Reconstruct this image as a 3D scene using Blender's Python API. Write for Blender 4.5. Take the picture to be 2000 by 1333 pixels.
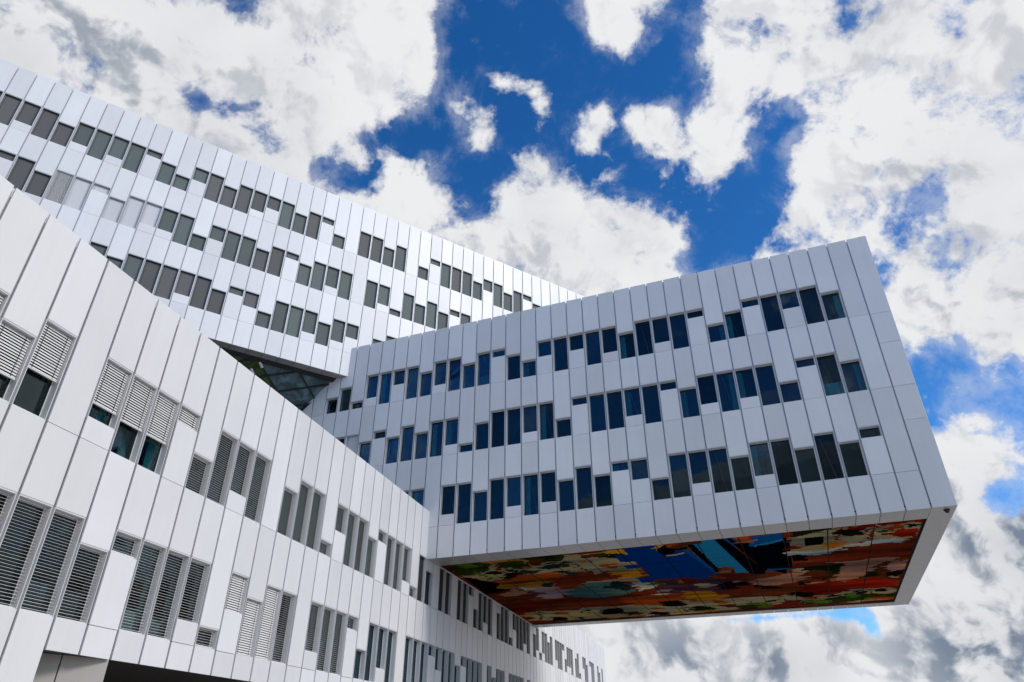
import bpy, math, random
import numpy as np
from mathutils import Vector, Matrix

random.seed(7)
scene = bpy.context.scene
for o in list(bpy.data.objects):
    bpy.data.objects.remove(o)
COLL = scene.collection

# ------------------------------------------------------------------ camera
EYE = 1.6
cam_data = bpy.data.cameras.new('camera')
cam_data.sensor_width = 36.0
cam_data.lens = 24.18
cam_data.clip_start = 0.1
cam_data.clip_end = 20000.0
cam = bpy.data.objects.new('camera', cam_data)
COLL.objects.link(cam)
right = Vector((1.0, -0.00075, 0.00123)).normalized()
fwd = Vector((0.0, 0.854994, 0.518638)).normalized()
right = (right - fwd * right.dot(fwd)).normalized()
up = right.cross(fwd)
m = Matrix((right, up, -fwd)).transposed().to_4x4()
m.translation = (0, 0, EYE)
cam.matrix_world = m
scene.camera = cam

# ------------------------------------------------------------------ light
SUN_DIR = Vector((0.715, -0.335, 0.613)).normalized()
elev = math.asin(SUN_DIR.z)
azim = math.atan2(SUN_DIR.x, SUN_DIR.y)
world = bpy.data.worlds.new('World')
scene.world = world
world.use_nodes = True
wn, wl = world.node_tree.nodes, world.node_tree.links
wn.clear()
sky_tex = wn.new('ShaderNodeTexSky')
sky_tex.sky_type = 'NISHITA'
sky_tex.sun_disc = False
sky_tex.sun_elevation = elev
sky_tex.sun_rotation = azim
sky_tex.altitude = 600
sky_tex.air_density = 1.0
sky_tex.dust_density = 0.25
sky_tex.ozone_density = 4.0
gam = wn.new('ShaderNodeGamma'); gam.inputs[1].default_value = 1.25
hsv = wn.new('ShaderNodeHueSaturation'); hsv.inputs['Saturation'].default_value = 1.18
bg = wn.new('ShaderNodeBackground'); bg.inputs['Strength'].default_value = 0.092
wo = wn.new('ShaderNodeOutputWorld')
wl.new(sky_tex.outputs[0], gam.inputs[0]); wl.new(gam.outputs[0], hsv.inputs['Color'])
wl.new(hsv.outputs[0], bg.inputs['Color']); wl.new(bg.outputs[0], wo.inputs['Surface'])

sun_data = bpy.data.lights.new('sun', 'SUN')
sun_data.energy = 1.45
sun_data.angle = math.radians(14)                     # sun veiled by thin cloud, as the soft shade under the cantilever shows
sun_data.color = (1.0, 0.935, 0.84)
sun = bpy.data.objects.new('sun', sun_data)
COLL.objects.link(sun)
sun.rotation_euler = SUN_DIR.to_track_quat('Z', 'Y').to_euler()
sun.location = (0, 0, 200)

scene.view_settings.view_transform = 'Standard'
scene.view_settings.look = 'None'
scene.view_settings.gamma = 1.0
scene.view_settings.exposure = 0.46
scene.view_settings.use_curve_mapping = False

# ------------------------------------------------------------------ data
# window openings per storey, 'column:upper lower' in quarter-height steps
WIN_A = ['0:40 1:30 2:40 4:41 5:40 6:40 7:43 8:20 9:40 10:41 11:40 13:30 14:40 15:40 16:10 17:42 18:40 19:40 20:30 21:43 22:40 23:40 24:41 25:10 26:40 27:30 29:40 30:40 32:40 33:40 34:43 35:20 36:40 37:41 38:40 40:30 41:40 42:40 43:10 44:42 45:40 46:40 47:41 48:40 50:30 51:41 52:10 53:41 54:40 55:30 56:40 58:41 59:40 60:40 61:43 62:20 63:41 64:41 65:40 67:30 68:40 69:10 71:42 72:40 73:30 75:43 76:40 77:40 80:40 81:30 83:40', '2:40 3:40 4:40 5:30 6:43 7:40 8:40 9:41 10:10 11:42 12:30 13:40 14:40 16:41 17:40 18:40 19:43 20:20 21:40 22:41 23:40 25:40 26:40 27:40 28:43 29:42 30:40 31:40 32:30 33:43 34:40 35:40 36:40 38:40 39:30 40:40 41:40 43:40 44:40 45:40 46:40 48:40']
WIN_B = ['2:30 3:40 4:42 5:40 6:43 7:30 8:20 9:43 10:40 11:41 12:40 13:30 14:41 15:40 16:42 17:40 18:42 19:20 20:30 21:43 22:40 23:30 24:40 25:41 26:30 27:40 28:42 29:40 30:41 31:10 32:30 33:20', '2:30 3:40 4:43 5:20 6:40 7:41 8:40 9:41 10:30 11:43 12:40 13:41 14:40 15:40 16:43 17:20 18:40 19:41 20:40 21:40 22:30 23:10 24:41 25:40 26:30 27:40 28:30 29:43 30:30 31:40 32:40', '2:43 3:30 4:40 5:30 6:40 7:41 8:30 9:40 10:41 11:40 12:20 13:42 14:43 15:30 16:40 17:30 18:41 19:40 20:41 21:40 22:30 23:40 24:41 26:40 27:40']
WIN_C = ['0:40 1:40 2:41 3:40 4:30 5:41 6:40 7:41 8:40 9:43 10:30 11:20 12:42 13:40 14:30 15:40 16:41 17:42 18:40 19:30 20:40 21:43 22:20 24:40 25:40 26:30 27:40 29:20 30:43 31:40 32:40 33:40 34:30 35:42 36:40 37:30 38:40 39:43 40:30', '2:43 3:40 4:30 5:40 6:40 7:43 8:30 9:40 10:41 11:41 12:40 13:20 14:42 15:40 16:40 17:30 18:40 19:43 20:30 21:40 22:41 23:40 25:40 26:41 27:10 28:40 29:30 30:40 31:30 32:43 33:40', '8:40 9:30 10:40 11:40 12:40 13:41 14:40 15:30 16:43 17:42 18:20 19:40 20:40 21:41 22:30 23:41 24:42 26:30 27:40']
CLOUD = 1.0
MURAL_PAINT = {'black': '0d0a0c', 'blue': '06479c', 'brown': '5c2f1a', 'cream': 'ac9f7a', 'dark': '1c130f', 'dgreen': '1b2412', 'dteal': '1f3438', 'green': '2e3d18', 'lblue': '2c9cd0', 'lgreen': '5f7a26', 'lpink': 'b99aa0', 'mauve': '5e3a4a', 'mblue': '1468b0', 'navy': '070b16', 'ochre': 'bf8426', 'orange': 'cc7420', 'pink': 'c08a74', 'red': '7a3020', 'rust': 'b0501c', 'skin': 'b5836c', 'teal': '55807c', 'white': 'c8cfc4', 'wine': '8c2014', 'yellow': 'c9a23c'}
MURAL_SHAPES = [
('cream', '24.9,1.6 21.1,1.6 15.2,2.8 14.8,3.4 15.8,7.5 18.1,6.5 19,5.9 20.1,6.7 20.2,5.8 22.1,6 24.4,6.8 25.1,6.4 25.8,5.2 25.6,3.3'),
('green', '25.1,2 23,1.6 22.6,2.5 23.8,4 24.5,4.6 25.1,4.9 25.7,4.5 25.7,3.3'),
('lgreen', '25.1,2 23.9,1.9 23.7,3 24.4,3 24.9,3.3'),
('lgreen', '24.4,3.5 24.3,4.6 24.3,6.6 24.6,6.2 24.6,4.5'),
('green', '22.6,2.5 21.2,2.5 20.8,3.9 21.5,4.4 22.2,3.9 22.9,4.1'),
('orange', '23.1,1.8 22.2,1.5 21.1,1.6 21.2,2.7 22.2,2.6 23,2.4'),
('ochre', '22.3,1.8 21.1,1.8 21.2,2.5 22.2,2.4'),
('green', '21.1,1.9 19.8,1.7 19,1.8 18.3,2.3 18.9,3.2 19.7,3.6 20.2,3 20.9,2.5'),
('dgreen', '19.1,2.9 19.3,3.2 19.5,3.4 19.7,3.5 19.9,3.5 20,3.5 20.1,3.2 20.1,3 20.1,2.7 20,2.4 19.8,2.1 19.6,1.9 19.4,1.9 19.3,1.9 19.1,2 19.1,2.3 19.1,2.6'),
('brown', '19.7,3.4 19.8,3.6 20,3.7 20.2,3.8 20.4,3.8 20.6,3.6 20.8,3.5 20.9,3.2 20.9,3 20.8,2.8 20.7,2.6 20.5,2.5 20.2,2.5 20,2.6 19.8,2.7 19.7,2.9 19.6,3.1'),
('green', '18.9,4.2 18.9,4.4 19.1,4.5 19.2,4.6 19.4,4.6 19.5,4.6 19.6,4.4 19.6,4.2 19.6,4 19.5,3.8 19.4,3.6 19.3,3.5 19.1,3.5 19,3.5 18.9,3.6 18.8,3.8 18.8,4'),
('dteal', '19.5,4.8 19.6,5 19.8,5.1 19.9,5.2 20.1,5.2 20.2,5.1 20.3,5 20.4,4.8 20.4,4.6 20.3,4.4 20.2,4.3 20.1,4.2 19.9,4.2 19.7,4.2 19.6,4.3 19.5,4.5 19.5,4.7'),
('dark', '23,5 23.1,5.1 23.3,5.2 23.5,5.3 23.7,5.2 23.9,5.1 24,5 24.1,4.8 24.1,4.7 24,4.5 23.9,4.4 23.7,4.3 23.5,4.3 23.3,4.4 23.2,4.5 23.1,4.7 23,4.8'),
('dark', '21.9,4.8 22,4.9 22.1,5 22.3,5.1 22.5,5.1 22.6,5 22.7,4.9 22.8,4.7 22.8,4.5 22.7,4.4 22.6,4.2 22.4,4.1 22.3,4.1 22.1,4.2 22,4.3 21.9,4.4 21.9,4.6'),
('wine', '22.5,4.1 22.6,4.2 22.7,4.3 22.8,4.3 23,4.3 23.1,4.3 23.2,4.2 23.2,4 23.2,3.9 23.2,3.8 23.1,3.7 23,3.7 22.8,3.7 22.7,3.7 22.6,3.8 22.5,3.9 22.5,4'),
('dark', '21.9,6.3 22.1,6.7 22.3,6.9 22.6,7 22.9,7 23.2,6.9 23.4,6.6 23.5,6.3 23.5,5.9 23.3,5.6 23.1,5.3 22.8,5.2 22.5,5.1 22.2,5.2 22,5.4 21.8,5.7 21.8,6'),
('dteal', '20.9,5.4 21,5.6 21.1,5.7 21.4,5.8 21.6,5.7 21.8,5.6 22,5.5 22.1,5.3 22.1,5.1 22,4.9 21.9,4.8 21.6,4.7 21.4,4.7 21.2,4.7 21,4.9 20.9,5 20.8,5.2'),
('rust', '20.8,4.2 20.8,4.3 20.9,4.4 21.1,4.5 21.2,4.5 21.3,4.4 21.4,4.3 21.4,4.2 21.4,4 21.4,3.9 21.3,3.7 21.1,3.7 21,3.6 20.9,3.7 20.8,3.8 20.8,3.9 20.7,4'),
('orange', '17.7,4 17.7,4.2 17.8,4.2 17.9,4.3 18,4.3 18.1,4.2 18.2,4.1 18.3,4 18.3,3.9 18.2,3.8 18.2,3.6 18.1,3.6 17.9,3.6 17.8,3.6 17.7,3.7 17.7,3.8 17.6,3.9'),
('dark', '16.9,4.4 17,4.5 17.1,4.6 17.2,4.7 17.4,4.7 17.5,4.6 17.6,4.5 17.6,4.3 17.6,4.2 17.6,4 17.5,3.9 17.4,3.9 17.3,3.8 17.1,3.9 17,4 16.9,4.1 16.9,4.2'),
('rust', '16.3,5.9 16.4,6.1 16.6,6.3 16.8,6.4 17.1,6.4 17.3,6.2 17.4,6 17.5,5.8 17.5,5.5 17.5,5.3 17.3,5.1 17.1,5 16.9,4.9 16.7,5 16.5,5.1 16.4,5.4 16.3,5.6'),
('orange', '16.7,5.5 16.7,5.7 16.8,5.8 17,5.8 17.1,5.8 17.2,5.8 17.3,5.6 17.4,5.5 17.4,5.3 17.4,5.2 17.3,5.1 17.2,5 17,5 16.9,5 16.8,5.1 16.7,5.2 16.6,5.4'),
('green', '17.6,2.6 16.2,2.7 15.2,2.8 15.5,3.6 16.8,3.6 17.6,3.1'),
('yellow', '16.3,2.5 15.2,2.4 15.3,3.2 16.1,3.3'),
('brown', '16.7,3.1 16.8,3.3 16.9,3.4 17,3.4 17.2,3.4 17.3,3.3 17.4,3.2 17.4,3.1 17.4,2.9 17.4,2.8 17.3,2.7 17.2,2.6 17.1,2.6 16.9,2.6 16.8,2.7 16.8,2.9 16.7,3'),
('dgreen', '15.8,3.6 15.9,3.7 16,3.8 16.1,3.8 16.2,3.8 16.3,3.8 16.4,3.7 16.4,3.6 16.4,3.4 16.4,3.3 16.3,3.2 16.2,3.1 16.1,3.1 16,3.2 15.9,3.2 15.8,3.4 15.8,3.5'),
('brown', '19,3.6 18.7,4 18.1,6.4 18.4,6.3'),
('dteal', '19.1,6.4 19.2,6.5 19.3,6.7 19.5,6.7 19.6,6.7 19.8,6.6 20,6.5 20,6.3 20.1,6.1 20,6 19.9,5.8 19.7,5.8 19.6,5.8 19.4,5.8 19.2,5.9 19.1,6.1 19.1,6.2'),
('black', '25.7,5.1 25.1,6.3 24.4,7.5 24.5,9.6 25.8,10.1 26.5,10.2 26.1,7.4'),
('rust', '23.4,6.9 22.1,6 20.2,5.8 20.3,7.3 21.9,7.5 23.2,7.6 24.2,7.5 24.3,6.9'),
('ochre', '24.4,7.8 21.7,7.9 20.9,8.5 22.1,9.3 23.4,9.9 24.1,9.2 24.9,9.2'),
('lpink', '23.4,9.4 21.3,9 21.4,10.4 20.1,11 19.1,10.1 18.3,10.2 19.4,12 21.5,12.2 22.7,12 23.2,10.5'),
('brown', '26.1,10.4 23.8,10.2 23.3,11.4 24.8,13.3 25.9,12.6'),
('skin', '25.9,10.4 24.3,9.7 23.2,10.1 24.1,11.1 25.8,11.5'),
('mauve', '22.7,11.7 22.9,11.9 23.1,12 23.3,12.1 23.6,12.1 23.8,12 24,11.8 24.1,11.5 24.1,11.3 24,11 23.8,10.8 23.6,10.7 23.4,10.7 23.1,10.8 22.9,10.9 22.8,11.2 22.7,11.4'),
('lpink', '21.9,12.7 22.1,12.9 22.3,13.1 22.6,13.1 22.9,13.1 23.2,12.9 23.5,12.7 23.6,12.4 23.7,12.1 23.6,11.9 23.4,11.7 23.1,11.6 22.8,11.6 22.5,11.7 22.2,11.9 22,12.1 21.9,12.4'),
('white', '23.1,9.5 23.1,9.7 23.2,9.7 23.4,9.8 23.6,9.7 23.7,9.7 23.8,9.6 23.9,9.4 23.9,9.3 23.9,9.2 23.8,9.1 23.6,9 23.5,9 23.3,9.1 23.2,9.2 23.1,9.3 23,9.4'),
('dteal', '21.4,9.4 21.5,9.5 21.6,9.6 21.8,9.6 21.9,9.6 22.1,9.5 22.2,9.4 22.2,9.3 22.2,9.1 22.2,9 22.1,8.9 22,8.9 21.8,8.9 21.7,8.9 21.5,9 21.4,9.1 21.4,9.3'),
('cream', '19.1,9 17.2,9.1 17.3,9.6 18.6,9.9 19.2,9.8'),
('ochre', '17.1,7 15.7,7 16.1,9 17.1,9.3'),
('wine', '26.7,15 24.8,14.9 26.3,17.6 27.1,17.6'),
('cream', '27.1,18.2 25.5,17.5 22.3,17.9 22.1,17.2 18.1,17.7 19,21.4 21.4,21.8 24.6,22 27.5,20.9 27.6,19.9'),
('rust', '23.5,19.2 23.6,19.4 23.8,19.5 24,19.6 24.3,19.6 24.5,19.5 24.6,19.3 24.8,19.1 24.8,18.8 24.7,18.6 24.5,18.4 24.3,18.3 24.1,18.3 23.9,18.3 23.6,18.5 23.5,18.7 23.5,18.9'),
('dark', '24.4,21.4 24.5,21.6 24.7,21.8 24.9,21.8 25.2,21.8 25.4,21.7 25.6,21.5 25.7,21.3 25.7,21 25.6,20.8 25.4,20.6 25.2,20.4 24.9,20.4 24.7,20.5 24.5,20.6 24.4,20.9 24.3,21.1'),
('dark', '19.7,19.6 19.9,19.9 20.3,20.2 20.8,20.3 21.3,20.2 21.8,20 22.2,19.6 22.4,19.2 22.5,18.7 22.4,18.3 22.1,18 21.6,17.8 21.1,17.8 20.6,17.9 20.2,18.2 19.9,18.6 19.7,19.1'),
('cream', '21.4,18.9 21.5,19.1 21.6,19.1 21.8,19.2 21.9,19.2 22.1,19.1 22.2,19 22.2,18.8 22.3,18.7 22.2,18.5 22.1,18.4 22,18.4 21.9,18.4 21.7,18.4 21.6,18.5 21.5,18.6 21.4,18.8'),
('brown', '25.5,17.5 25.4,17.8 26.2,20.9 26.5,20.8'),
('dteal', '21.9,21.9 22,22.1 22.2,22.2 22.5,22.2 22.8,22.1 23.1,22 23.4,21.8 23.5,21.6 23.6,21.3 23.5,21.1 23.4,20.9 23.1,20.9 22.8,20.9 22.5,21 22.2,21.1 22,21.4 21.9,21.6'),
('wine', '26.9,20.1 27,20.4 27.2,20.6 27.4,20.7 27.6,20.7 27.7,20.6 27.8,20.5 27.9,20.2 27.8,19.9 27.7,19.7 27.6,19.4 27.4,19.3 27.2,19.2 27,19.2 26.9,19.4 26.8,19.6 26.8,19.9'),
('yellow', '21.6,21 20.5,21.2 19.9,21.9 20.8,22.5 21.8,22.1'),
('green', '18.8,20.6 18.9,20.8 19,20.9 19.2,21 19.4,21 19.5,20.9 19.7,20.7 19.8,20.5 19.8,20.3 19.7,20.1 19.6,19.9 19.4,19.8 19.3,19.8 19.1,19.9 18.9,20 18.8,20.1 18.8,20.4'),
('rust', '20.9,21.8 21,21.9 21.1,22 21.2,22.1 21.4,22.1 21.5,22 21.6,21.9 21.6,21.7 21.6,21.6 21.6,21.4 21.5,21.3 21.4,21.2 21.2,21.2 21.1,21.2 21,21.3 20.9,21.4 20.9,21.6'),
('teal', '18,13.2 18.3,13.7 18.8,14.1 19.4,14.2 20.1,14.1 20.8,13.8 21.3,13.3 21.6,12.7 21.7,12.1 21.5,11.5 21.1,11.1 20.5,10.9 19.9,10.8 19.2,11.1 18.6,11.4 18.2,12 18,12.6'),
('dteal', '16.9,12.1 17.1,12.6 17.5,13 17.9,13.1 18.4,13.1 18.9,12.9 19.3,12.4 19.5,11.9 19.5,11.4 19.4,10.9 19.1,10.5 18.7,10.2 18.2,10.2 17.7,10.3 17.3,10.6 17,11.1 16.9,11.6'),
('teal', '17.5,13.4 17.6,13.7 17.8,13.8 18.1,13.9 18.5,13.9 18.8,13.7 19.1,13.5 19.2,13.2 19.3,12.8 19.2,12.5 19,12.3 18.7,12.2 18.4,12.2 18.1,12.3 17.8,12.5 17.6,12.8 17.4,13.1'),
('cream', '17.4,3.8 16,3.5 15.6,4.9 15.1,5.3 15.1,6.6 16.2,6.9 17.5,6.9 18.1,7.1'),
('rust', '16.3,5.8 16.4,6 16.5,6.1 16.7,6.2 16.9,6.2 17,6.1 17.1,6 17.2,5.8 17.2,5.6 17.2,5.3 17.1,5.2 16.9,5.1 16.7,5 16.6,5.1 16.4,5.2 16.3,5.4 16.3,5.6'),
('ochre', '17.1,6.9 15.2,6.8 15.2,9 17.1,8.7'),
('cream', '17.1,9 15.9,8.9 16,10.5 17.2,9.7'),
('teal', '19.4,9.7 17.4,9.7 16.6,10.8 17.4,13.1 19,13.9 20.4,13.4'),
('dteal', '16.7,11.3 16.9,11.7 17.1,12 17.4,12.2 17.7,12.2 17.9,12.1 18.1,11.8 18.2,11.4 18.2,10.9 18.1,10.5 17.9,10.2 17.6,9.9 17.4,9.8 17.1,9.9 16.9,10.1 16.7,10.4 16.7,10.8'),
('teal', '17.5,13 17.6,13.2 17.9,13.4 18.1,13.5 18.4,13.5 18.7,13.3 19,13.1 19.1,12.8 19.1,12.5 19.1,12.2 18.9,12 18.6,11.9 18.4,11.9 18.1,12 17.8,12.1 17.6,12.4 17.5,12.7'),
('white', '16.3,10.1 15.2,10.8 15.7,12.2 16.9,12.9'),
('lgreen', '15,11.3 15.1,11.4 15.2,11.5 15.3,11.6 15.4,11.5 15.6,11.5 15.7,11.3 15.8,11.2 15.8,11 15.8,10.9 15.7,10.8 15.6,10.7 15.4,10.7 15.3,10.7 15.2,10.8 15.1,11 15,11.1'),
('yellow', '14.4,11.6 14.5,11.8 14.6,11.9 14.7,12 14.9,11.9 15.1,11.8 15.2,11.7 15.3,11.6 15.3,11.4 15.3,11.2 15.2,11.1 15.1,11 14.9,11 14.7,11 14.6,11.1 14.5,11.3 14.4,11.5'),
('mauve', '15.1,10.1 13.5,9.9 12.8,10.2 12,10.8 11,11.1 11.1,14.6 12.6,15.2 14.3,14.9 15.2,13.9 15.9,13.3 15.2,11.9'),
('ochre', '13.6,11.4 13.7,11.6 13.8,11.8 13.9,11.8 14,11.8 14.2,11.8 14.2,11.6 14.3,11.4 14.3,11.2 14.3,11 14.2,10.9 14.1,10.8 14,10.7 13.8,10.8 13.7,10.8 13.6,11 13.6,11.2'),
('wine', '13,11.1 13,11.4 13.2,11.5 13.3,11.6 13.5,11.6 13.7,11.5 13.8,11.4 13.9,11.2 13.9,10.9 13.8,10.7 13.8,10.5 13.6,10.3 13.4,10.3 13.3,10.3 13.1,10.5 13,10.7 13,10.9'),
('cream', '12,13.2 12,13.3 12.2,13.5 12.3,13.6 12.5,13.6 12.7,13.5 12.8,13.3 12.9,13.1 12.9,12.9 12.9,12.7 12.8,12.5 12.7,12.4 12.5,12.4 12.3,12.4 12.2,12.5 12.1,12.7 12,12.9'),
('rust', '11.1,11.1 11.2,11.2 11.3,11.4 11.4,11.4 11.6,11.4 11.8,11.3 11.9,11.2 12,11 12,10.8 12,10.7 11.9,10.5 11.8,10.4 11.6,10.4 11.5,10.4 11.3,10.6 11.2,10.7 11.1,10.9'),
('dark', '10.6,13.7 10.7,14.1 10.8,14.4 11.1,14.5 11.3,14.6 11.6,14.4 11.8,14.1 11.9,13.8 11.9,13.4 11.9,13 11.8,12.7 11.6,12.4 11.3,12.4 11.1,12.4 10.8,12.6 10.7,12.9 10.6,13.3'),
('lpink', '14.5,13.6 14.6,13.7 14.7,13.8 14.9,13.8 15.2,13.8 15.4,13.7 15.6,13.6 15.7,13.4 15.8,13.2 15.7,13 15.6,12.9 15.4,12.8 15.2,12.9 15,12.9 14.8,13.1 14.6,13.2 14.5,13.4'),
('mauve', '14.3,14.6 14.3,14.7 14.5,14.8 14.7,14.8 15,14.7 15.2,14.6 15.4,14.5 15.6,14.3 15.7,14.1 15.6,14 15.5,13.9 15.3,13.8 15.1,13.8 14.8,13.9 14.6,14.1 14.4,14.2 14.3,14.4'),
('white', '15.2,14.7 15.3,14.8 15.4,14.9 15.5,14.9 15.7,14.9 15.9,14.8 16.1,14.7 16.1,14.5 16.2,14.4 16.1,14.2 16.1,14.1 15.9,14 15.8,14 15.6,14.1 15.4,14.2 15.3,14.3 15.2,14.5'),
('rust', '15.5,13.2 15.6,13.3 15.7,13.4 15.8,13.4 15.9,13.4 16,13.4 16.1,13.3 16.2,13.2 16.2,13 16.2,12.9 16.1,12.8 16,12.7 15.9,12.7 15.8,12.7 15.7,12.8 15.6,12.9 15.5,13'),
('wine', '12.6,11.6 12.6,11.8 12.7,11.9 12.8,12.1 12.9,12.1 13,12 13,11.9 13.1,11.7 13.1,11.5 13,11.3 13,11.1 12.9,10.9 12.8,10.9 12.7,10.9 12.6,11 12.6,11.1 12.5,11.3'),
('skin', '9.9,12.6 9,12.2 8,12.1 8.1,13.6 9.2,13.7'),
('dark', '9.8,13.5 9.9,13.7 10,13.9 10.2,13.9 10.4,13.9 10.6,13.8 10.8,13.7 10.9,13.4 10.9,13.1 10.9,12.9 10.8,12.7 10.7,12.6 10.5,12.5 10.3,12.6 10.1,12.7 9.9,12.9 9.8,13.2'),
('pink', '10.1,12.6 10.1,12.6 10.2,12.7 10.3,12.7 10.5,12.7 10.7,12.6 10.8,12.5 10.9,12.4 10.9,12.2 10.9,12.2 10.9,12.1 10.8,12.1 10.6,12.1 10.4,12.1 10.3,12.2 10.2,12.3 10.1,12.4'),
('dark', '8.1,14.7 8.2,14.9 8.4,15 8.6,15 8.9,14.9 9.2,14.8 9.5,14.6 9.7,14.4 9.8,14.1 9.7,13.9 9.6,13.8 9.4,13.7 9.1,13.8 8.8,13.8 8.5,14 8.3,14.2 8.2,14.5'),
('ochre', '14,14.1 12.2,14.5 12,16.1 11.2,16.7 12.2,17.9 13.2,18.2 14.1,16.8 14.5,16.4'),
('rust', '18.3,14.5 14.3,14.9 14.2,16.8 16.4,18 18.3,17.9 18.5,15.4'),
('cream', '21.7,17.7 18.3,17.9 16.5,17.9 14.7,17.3 13.1,18.2 12.2,17.6 10.8,17.8 9.2,17.8 8.4,18.8 8.6,21.4 11.7,22 14.9,22.3 18.9,22.3 22.9,21.6'),
('dark', '14.4,18.6 14.6,18.9 14.8,19.1 15.1,19.2 15.5,19.2 15.8,19.1 16.1,18.8 16.3,18.4 16.4,18 16.3,17.7 16.1,17.4 15.8,17.2 15.5,17.2 15.1,17.3 14.8,17.5 14.6,17.8 14.4,18.2'),
('rust', '16.3,19.8 16.4,20 16.5,20.2 16.7,20.3 16.9,20.3 17.1,20.2 17.3,20 17.4,19.8 17.4,19.5 17.3,19.3 17.2,19.1 17.1,18.9 16.9,18.9 16.7,18.9 16.5,19.1 16.4,19.3 16.3,19.6'),
('dark', '19.4,19.7 19.6,20.1 19.8,20.4 20.1,20.6 20.5,20.6 20.8,20.5 21,20.1 21.1,19.7 21.1,19.3 21,18.8 20.8,18.5 20.5,18.3 20.2,18.2 19.9,18.3 19.6,18.5 19.4,18.8 19.4,19.3'),
('green', '18.3,20.9 18.4,21.2 18.6,21.4 18.9,21.6 19.1,21.6 19.4,21.4 19.5,21.2 19.7,20.9 19.7,20.6 19.6,20.2 19.4,20 19.2,19.8 19,19.8 18.7,19.8 18.5,20 18.3,20.3 18.3,20.6'),
('rust', '18.2,21.9 18.3,22.1 18.5,22.2 18.6,22.3 18.8,22.3 19,22.2 19.1,22.1 19.2,21.9 19.3,21.7 19.2,21.5 19.1,21.3 18.9,21.2 18.8,21.2 18.6,21.3 18.4,21.4 18.3,21.6 18.2,21.8'),
('dark', '16.3,21.9 16.4,22.2 16.6,22.3 16.9,22.4 17.2,22.4 17.5,22.2 17.7,22 17.9,21.7 17.9,21.4 17.9,21.1 17.7,20.9 17.5,20.8 17.2,20.8 16.9,20.9 16.6,21.1 16.4,21.3 16.3,21.6'),
('yellow', '15.1,21.4 15.2,21.6 15.3,21.8 15.4,21.9 15.6,21.9 15.7,21.8 15.8,21.6 15.8,21.4 15.9,21.2 15.8,21 15.7,20.8 15.6,20.7 15.5,20.7 15.3,20.7 15.2,20.8 15.2,21 15.1,21.2'),
('dgreen', '12.8,21.2 12.9,21.5 13.1,21.7 13.4,21.8 13.7,21.7 14.1,21.6 14.3,21.3 14.5,21 14.6,20.6 14.6,20.3 14.4,20.1 14.1,20 13.8,19.9 13.5,20 13.2,20.2 13,20.5 12.8,20.9'),
('rust', '11.5,18.9 11.6,19.1 11.7,19.2 11.9,19.3 12.1,19.2 12.4,19.1 12.6,18.9 12.7,18.7 12.7,18.5 12.7,18.3 12.6,18.1 12.4,18 12.2,18 12,18.1 11.8,18.2 11.6,18.4 11.5,18.6'),
('brown', '11.2,20.7 11.3,20.9 11.4,21.1 11.6,21.2 11.8,21.2 11.9,21.1 12.1,20.9 12.2,20.7 12.3,20.4 12.2,20.2 12.2,20 12,19.9 11.8,19.9 11.6,19.9 11.4,20.1 11.3,20.3 11.2,20.5'),
('ochre', '12.9,22.1 13,22.2 13.1,22.4 13.3,22.4 13.5,22.4 13.8,22.3 13.9,22.1 14.1,21.9 14.1,21.7 14.1,21.5 14,21.4 13.8,21.3 13.6,21.3 13.4,21.4 13.2,21.5 13,21.7 12.9,21.9'),
('green', '9.8,21.6 9.9,22 10.1,22.2 10.3,22.3 10.6,22.3 10.9,22.1 11.2,21.9 11.3,21.5 11.4,21.2 11.4,20.8 11.2,20.6 11,20.4 10.8,20.4 10.4,20.5 10.2,20.7 9.9,21 9.8,21.3'),
('lgreen', '9.2,20.8 9.2,21.1 9.4,21.3 9.5,21.4 9.7,21.5 9.9,21.4 10.1,21.1 10.2,20.9 10.2,20.6 10.2,20.3 10.1,20 10,19.9 9.8,19.8 9.6,19.8 9.4,20 9.3,20.2 9.2,20.5'),
('dark', '8.6,19.7 8.7,19.8 8.8,19.9 8.9,20 9.1,20 9.2,19.9 9.4,19.8 9.5,19.6 9.5,19.4 9.5,19.2 9.5,19.1 9.3,19 9.2,19 9,19.1 8.9,19.2 8.7,19.3 8.7,19.5'),
('wine', '8.5,21.8 8.5,22.1 8.6,22.4 8.7,22.6 8.8,22.6 9,22.5 9.1,22.3 9.2,22 9.2,21.7 9.2,21.4 9.1,21.1 9,20.9 8.9,20.8 8.7,20.8 8.6,20.9 8.5,21.2 8.5,21.5'),
('brown', '15.2,19.3 15,19.2 14.7,21.6 14.9,21.9'),
('brown', '10.8,17.8 10.7,18.1 10.2,20.4 10.3,20.5'),
('blue', '15.1,1.7 13.5,1.8 13.5,4.1 12.8,4 12.7,3.4 12.1,3.5 11.2,9.8 11.9,9.8 11.9,10.8 12.8,10.7 12.7,10.2 15.1,9.9 15.2,10.5 16,10.6 16,9.1 15.2,9 15.2,6.7 16,6.6 16,5.8 15.2,5.7 15.2,5.1 16,4.9 15.9,3.3 15.2,3.4'),
('yellow', '13.5,1.8 12.9,1.8 13,2.5 13.5,3.5'),
('black', '13.6,3 13,2.2 11.9,2.9 12.1,3.5 12.7,3.4 12.8,4.1 13.5,4.2'),
('brown', '13,1.9 11.1,1.8 11.2,2.7 11.9,2.7 12,3.1 12.8,3.4 13.1,3'),
('rust', '12.7,2.5 12.7,2.6 12.8,2.7 12.8,2.8 12.9,2.8 13,2.8 13.1,2.7 13.1,2.5 13.1,2.4 13.1,2.2 13,2.1 12.9,2 12.8,2 12.8,2 12.7,2 12.7,2.2 12.7,2.3'),
('cream', '13.5,4 12.8,3.9 12.8,4.2 13.5,4.2'),
('mblue', '12.3,3.5 12,3.4 11.2,9.6 11.4,9.9'),
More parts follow.
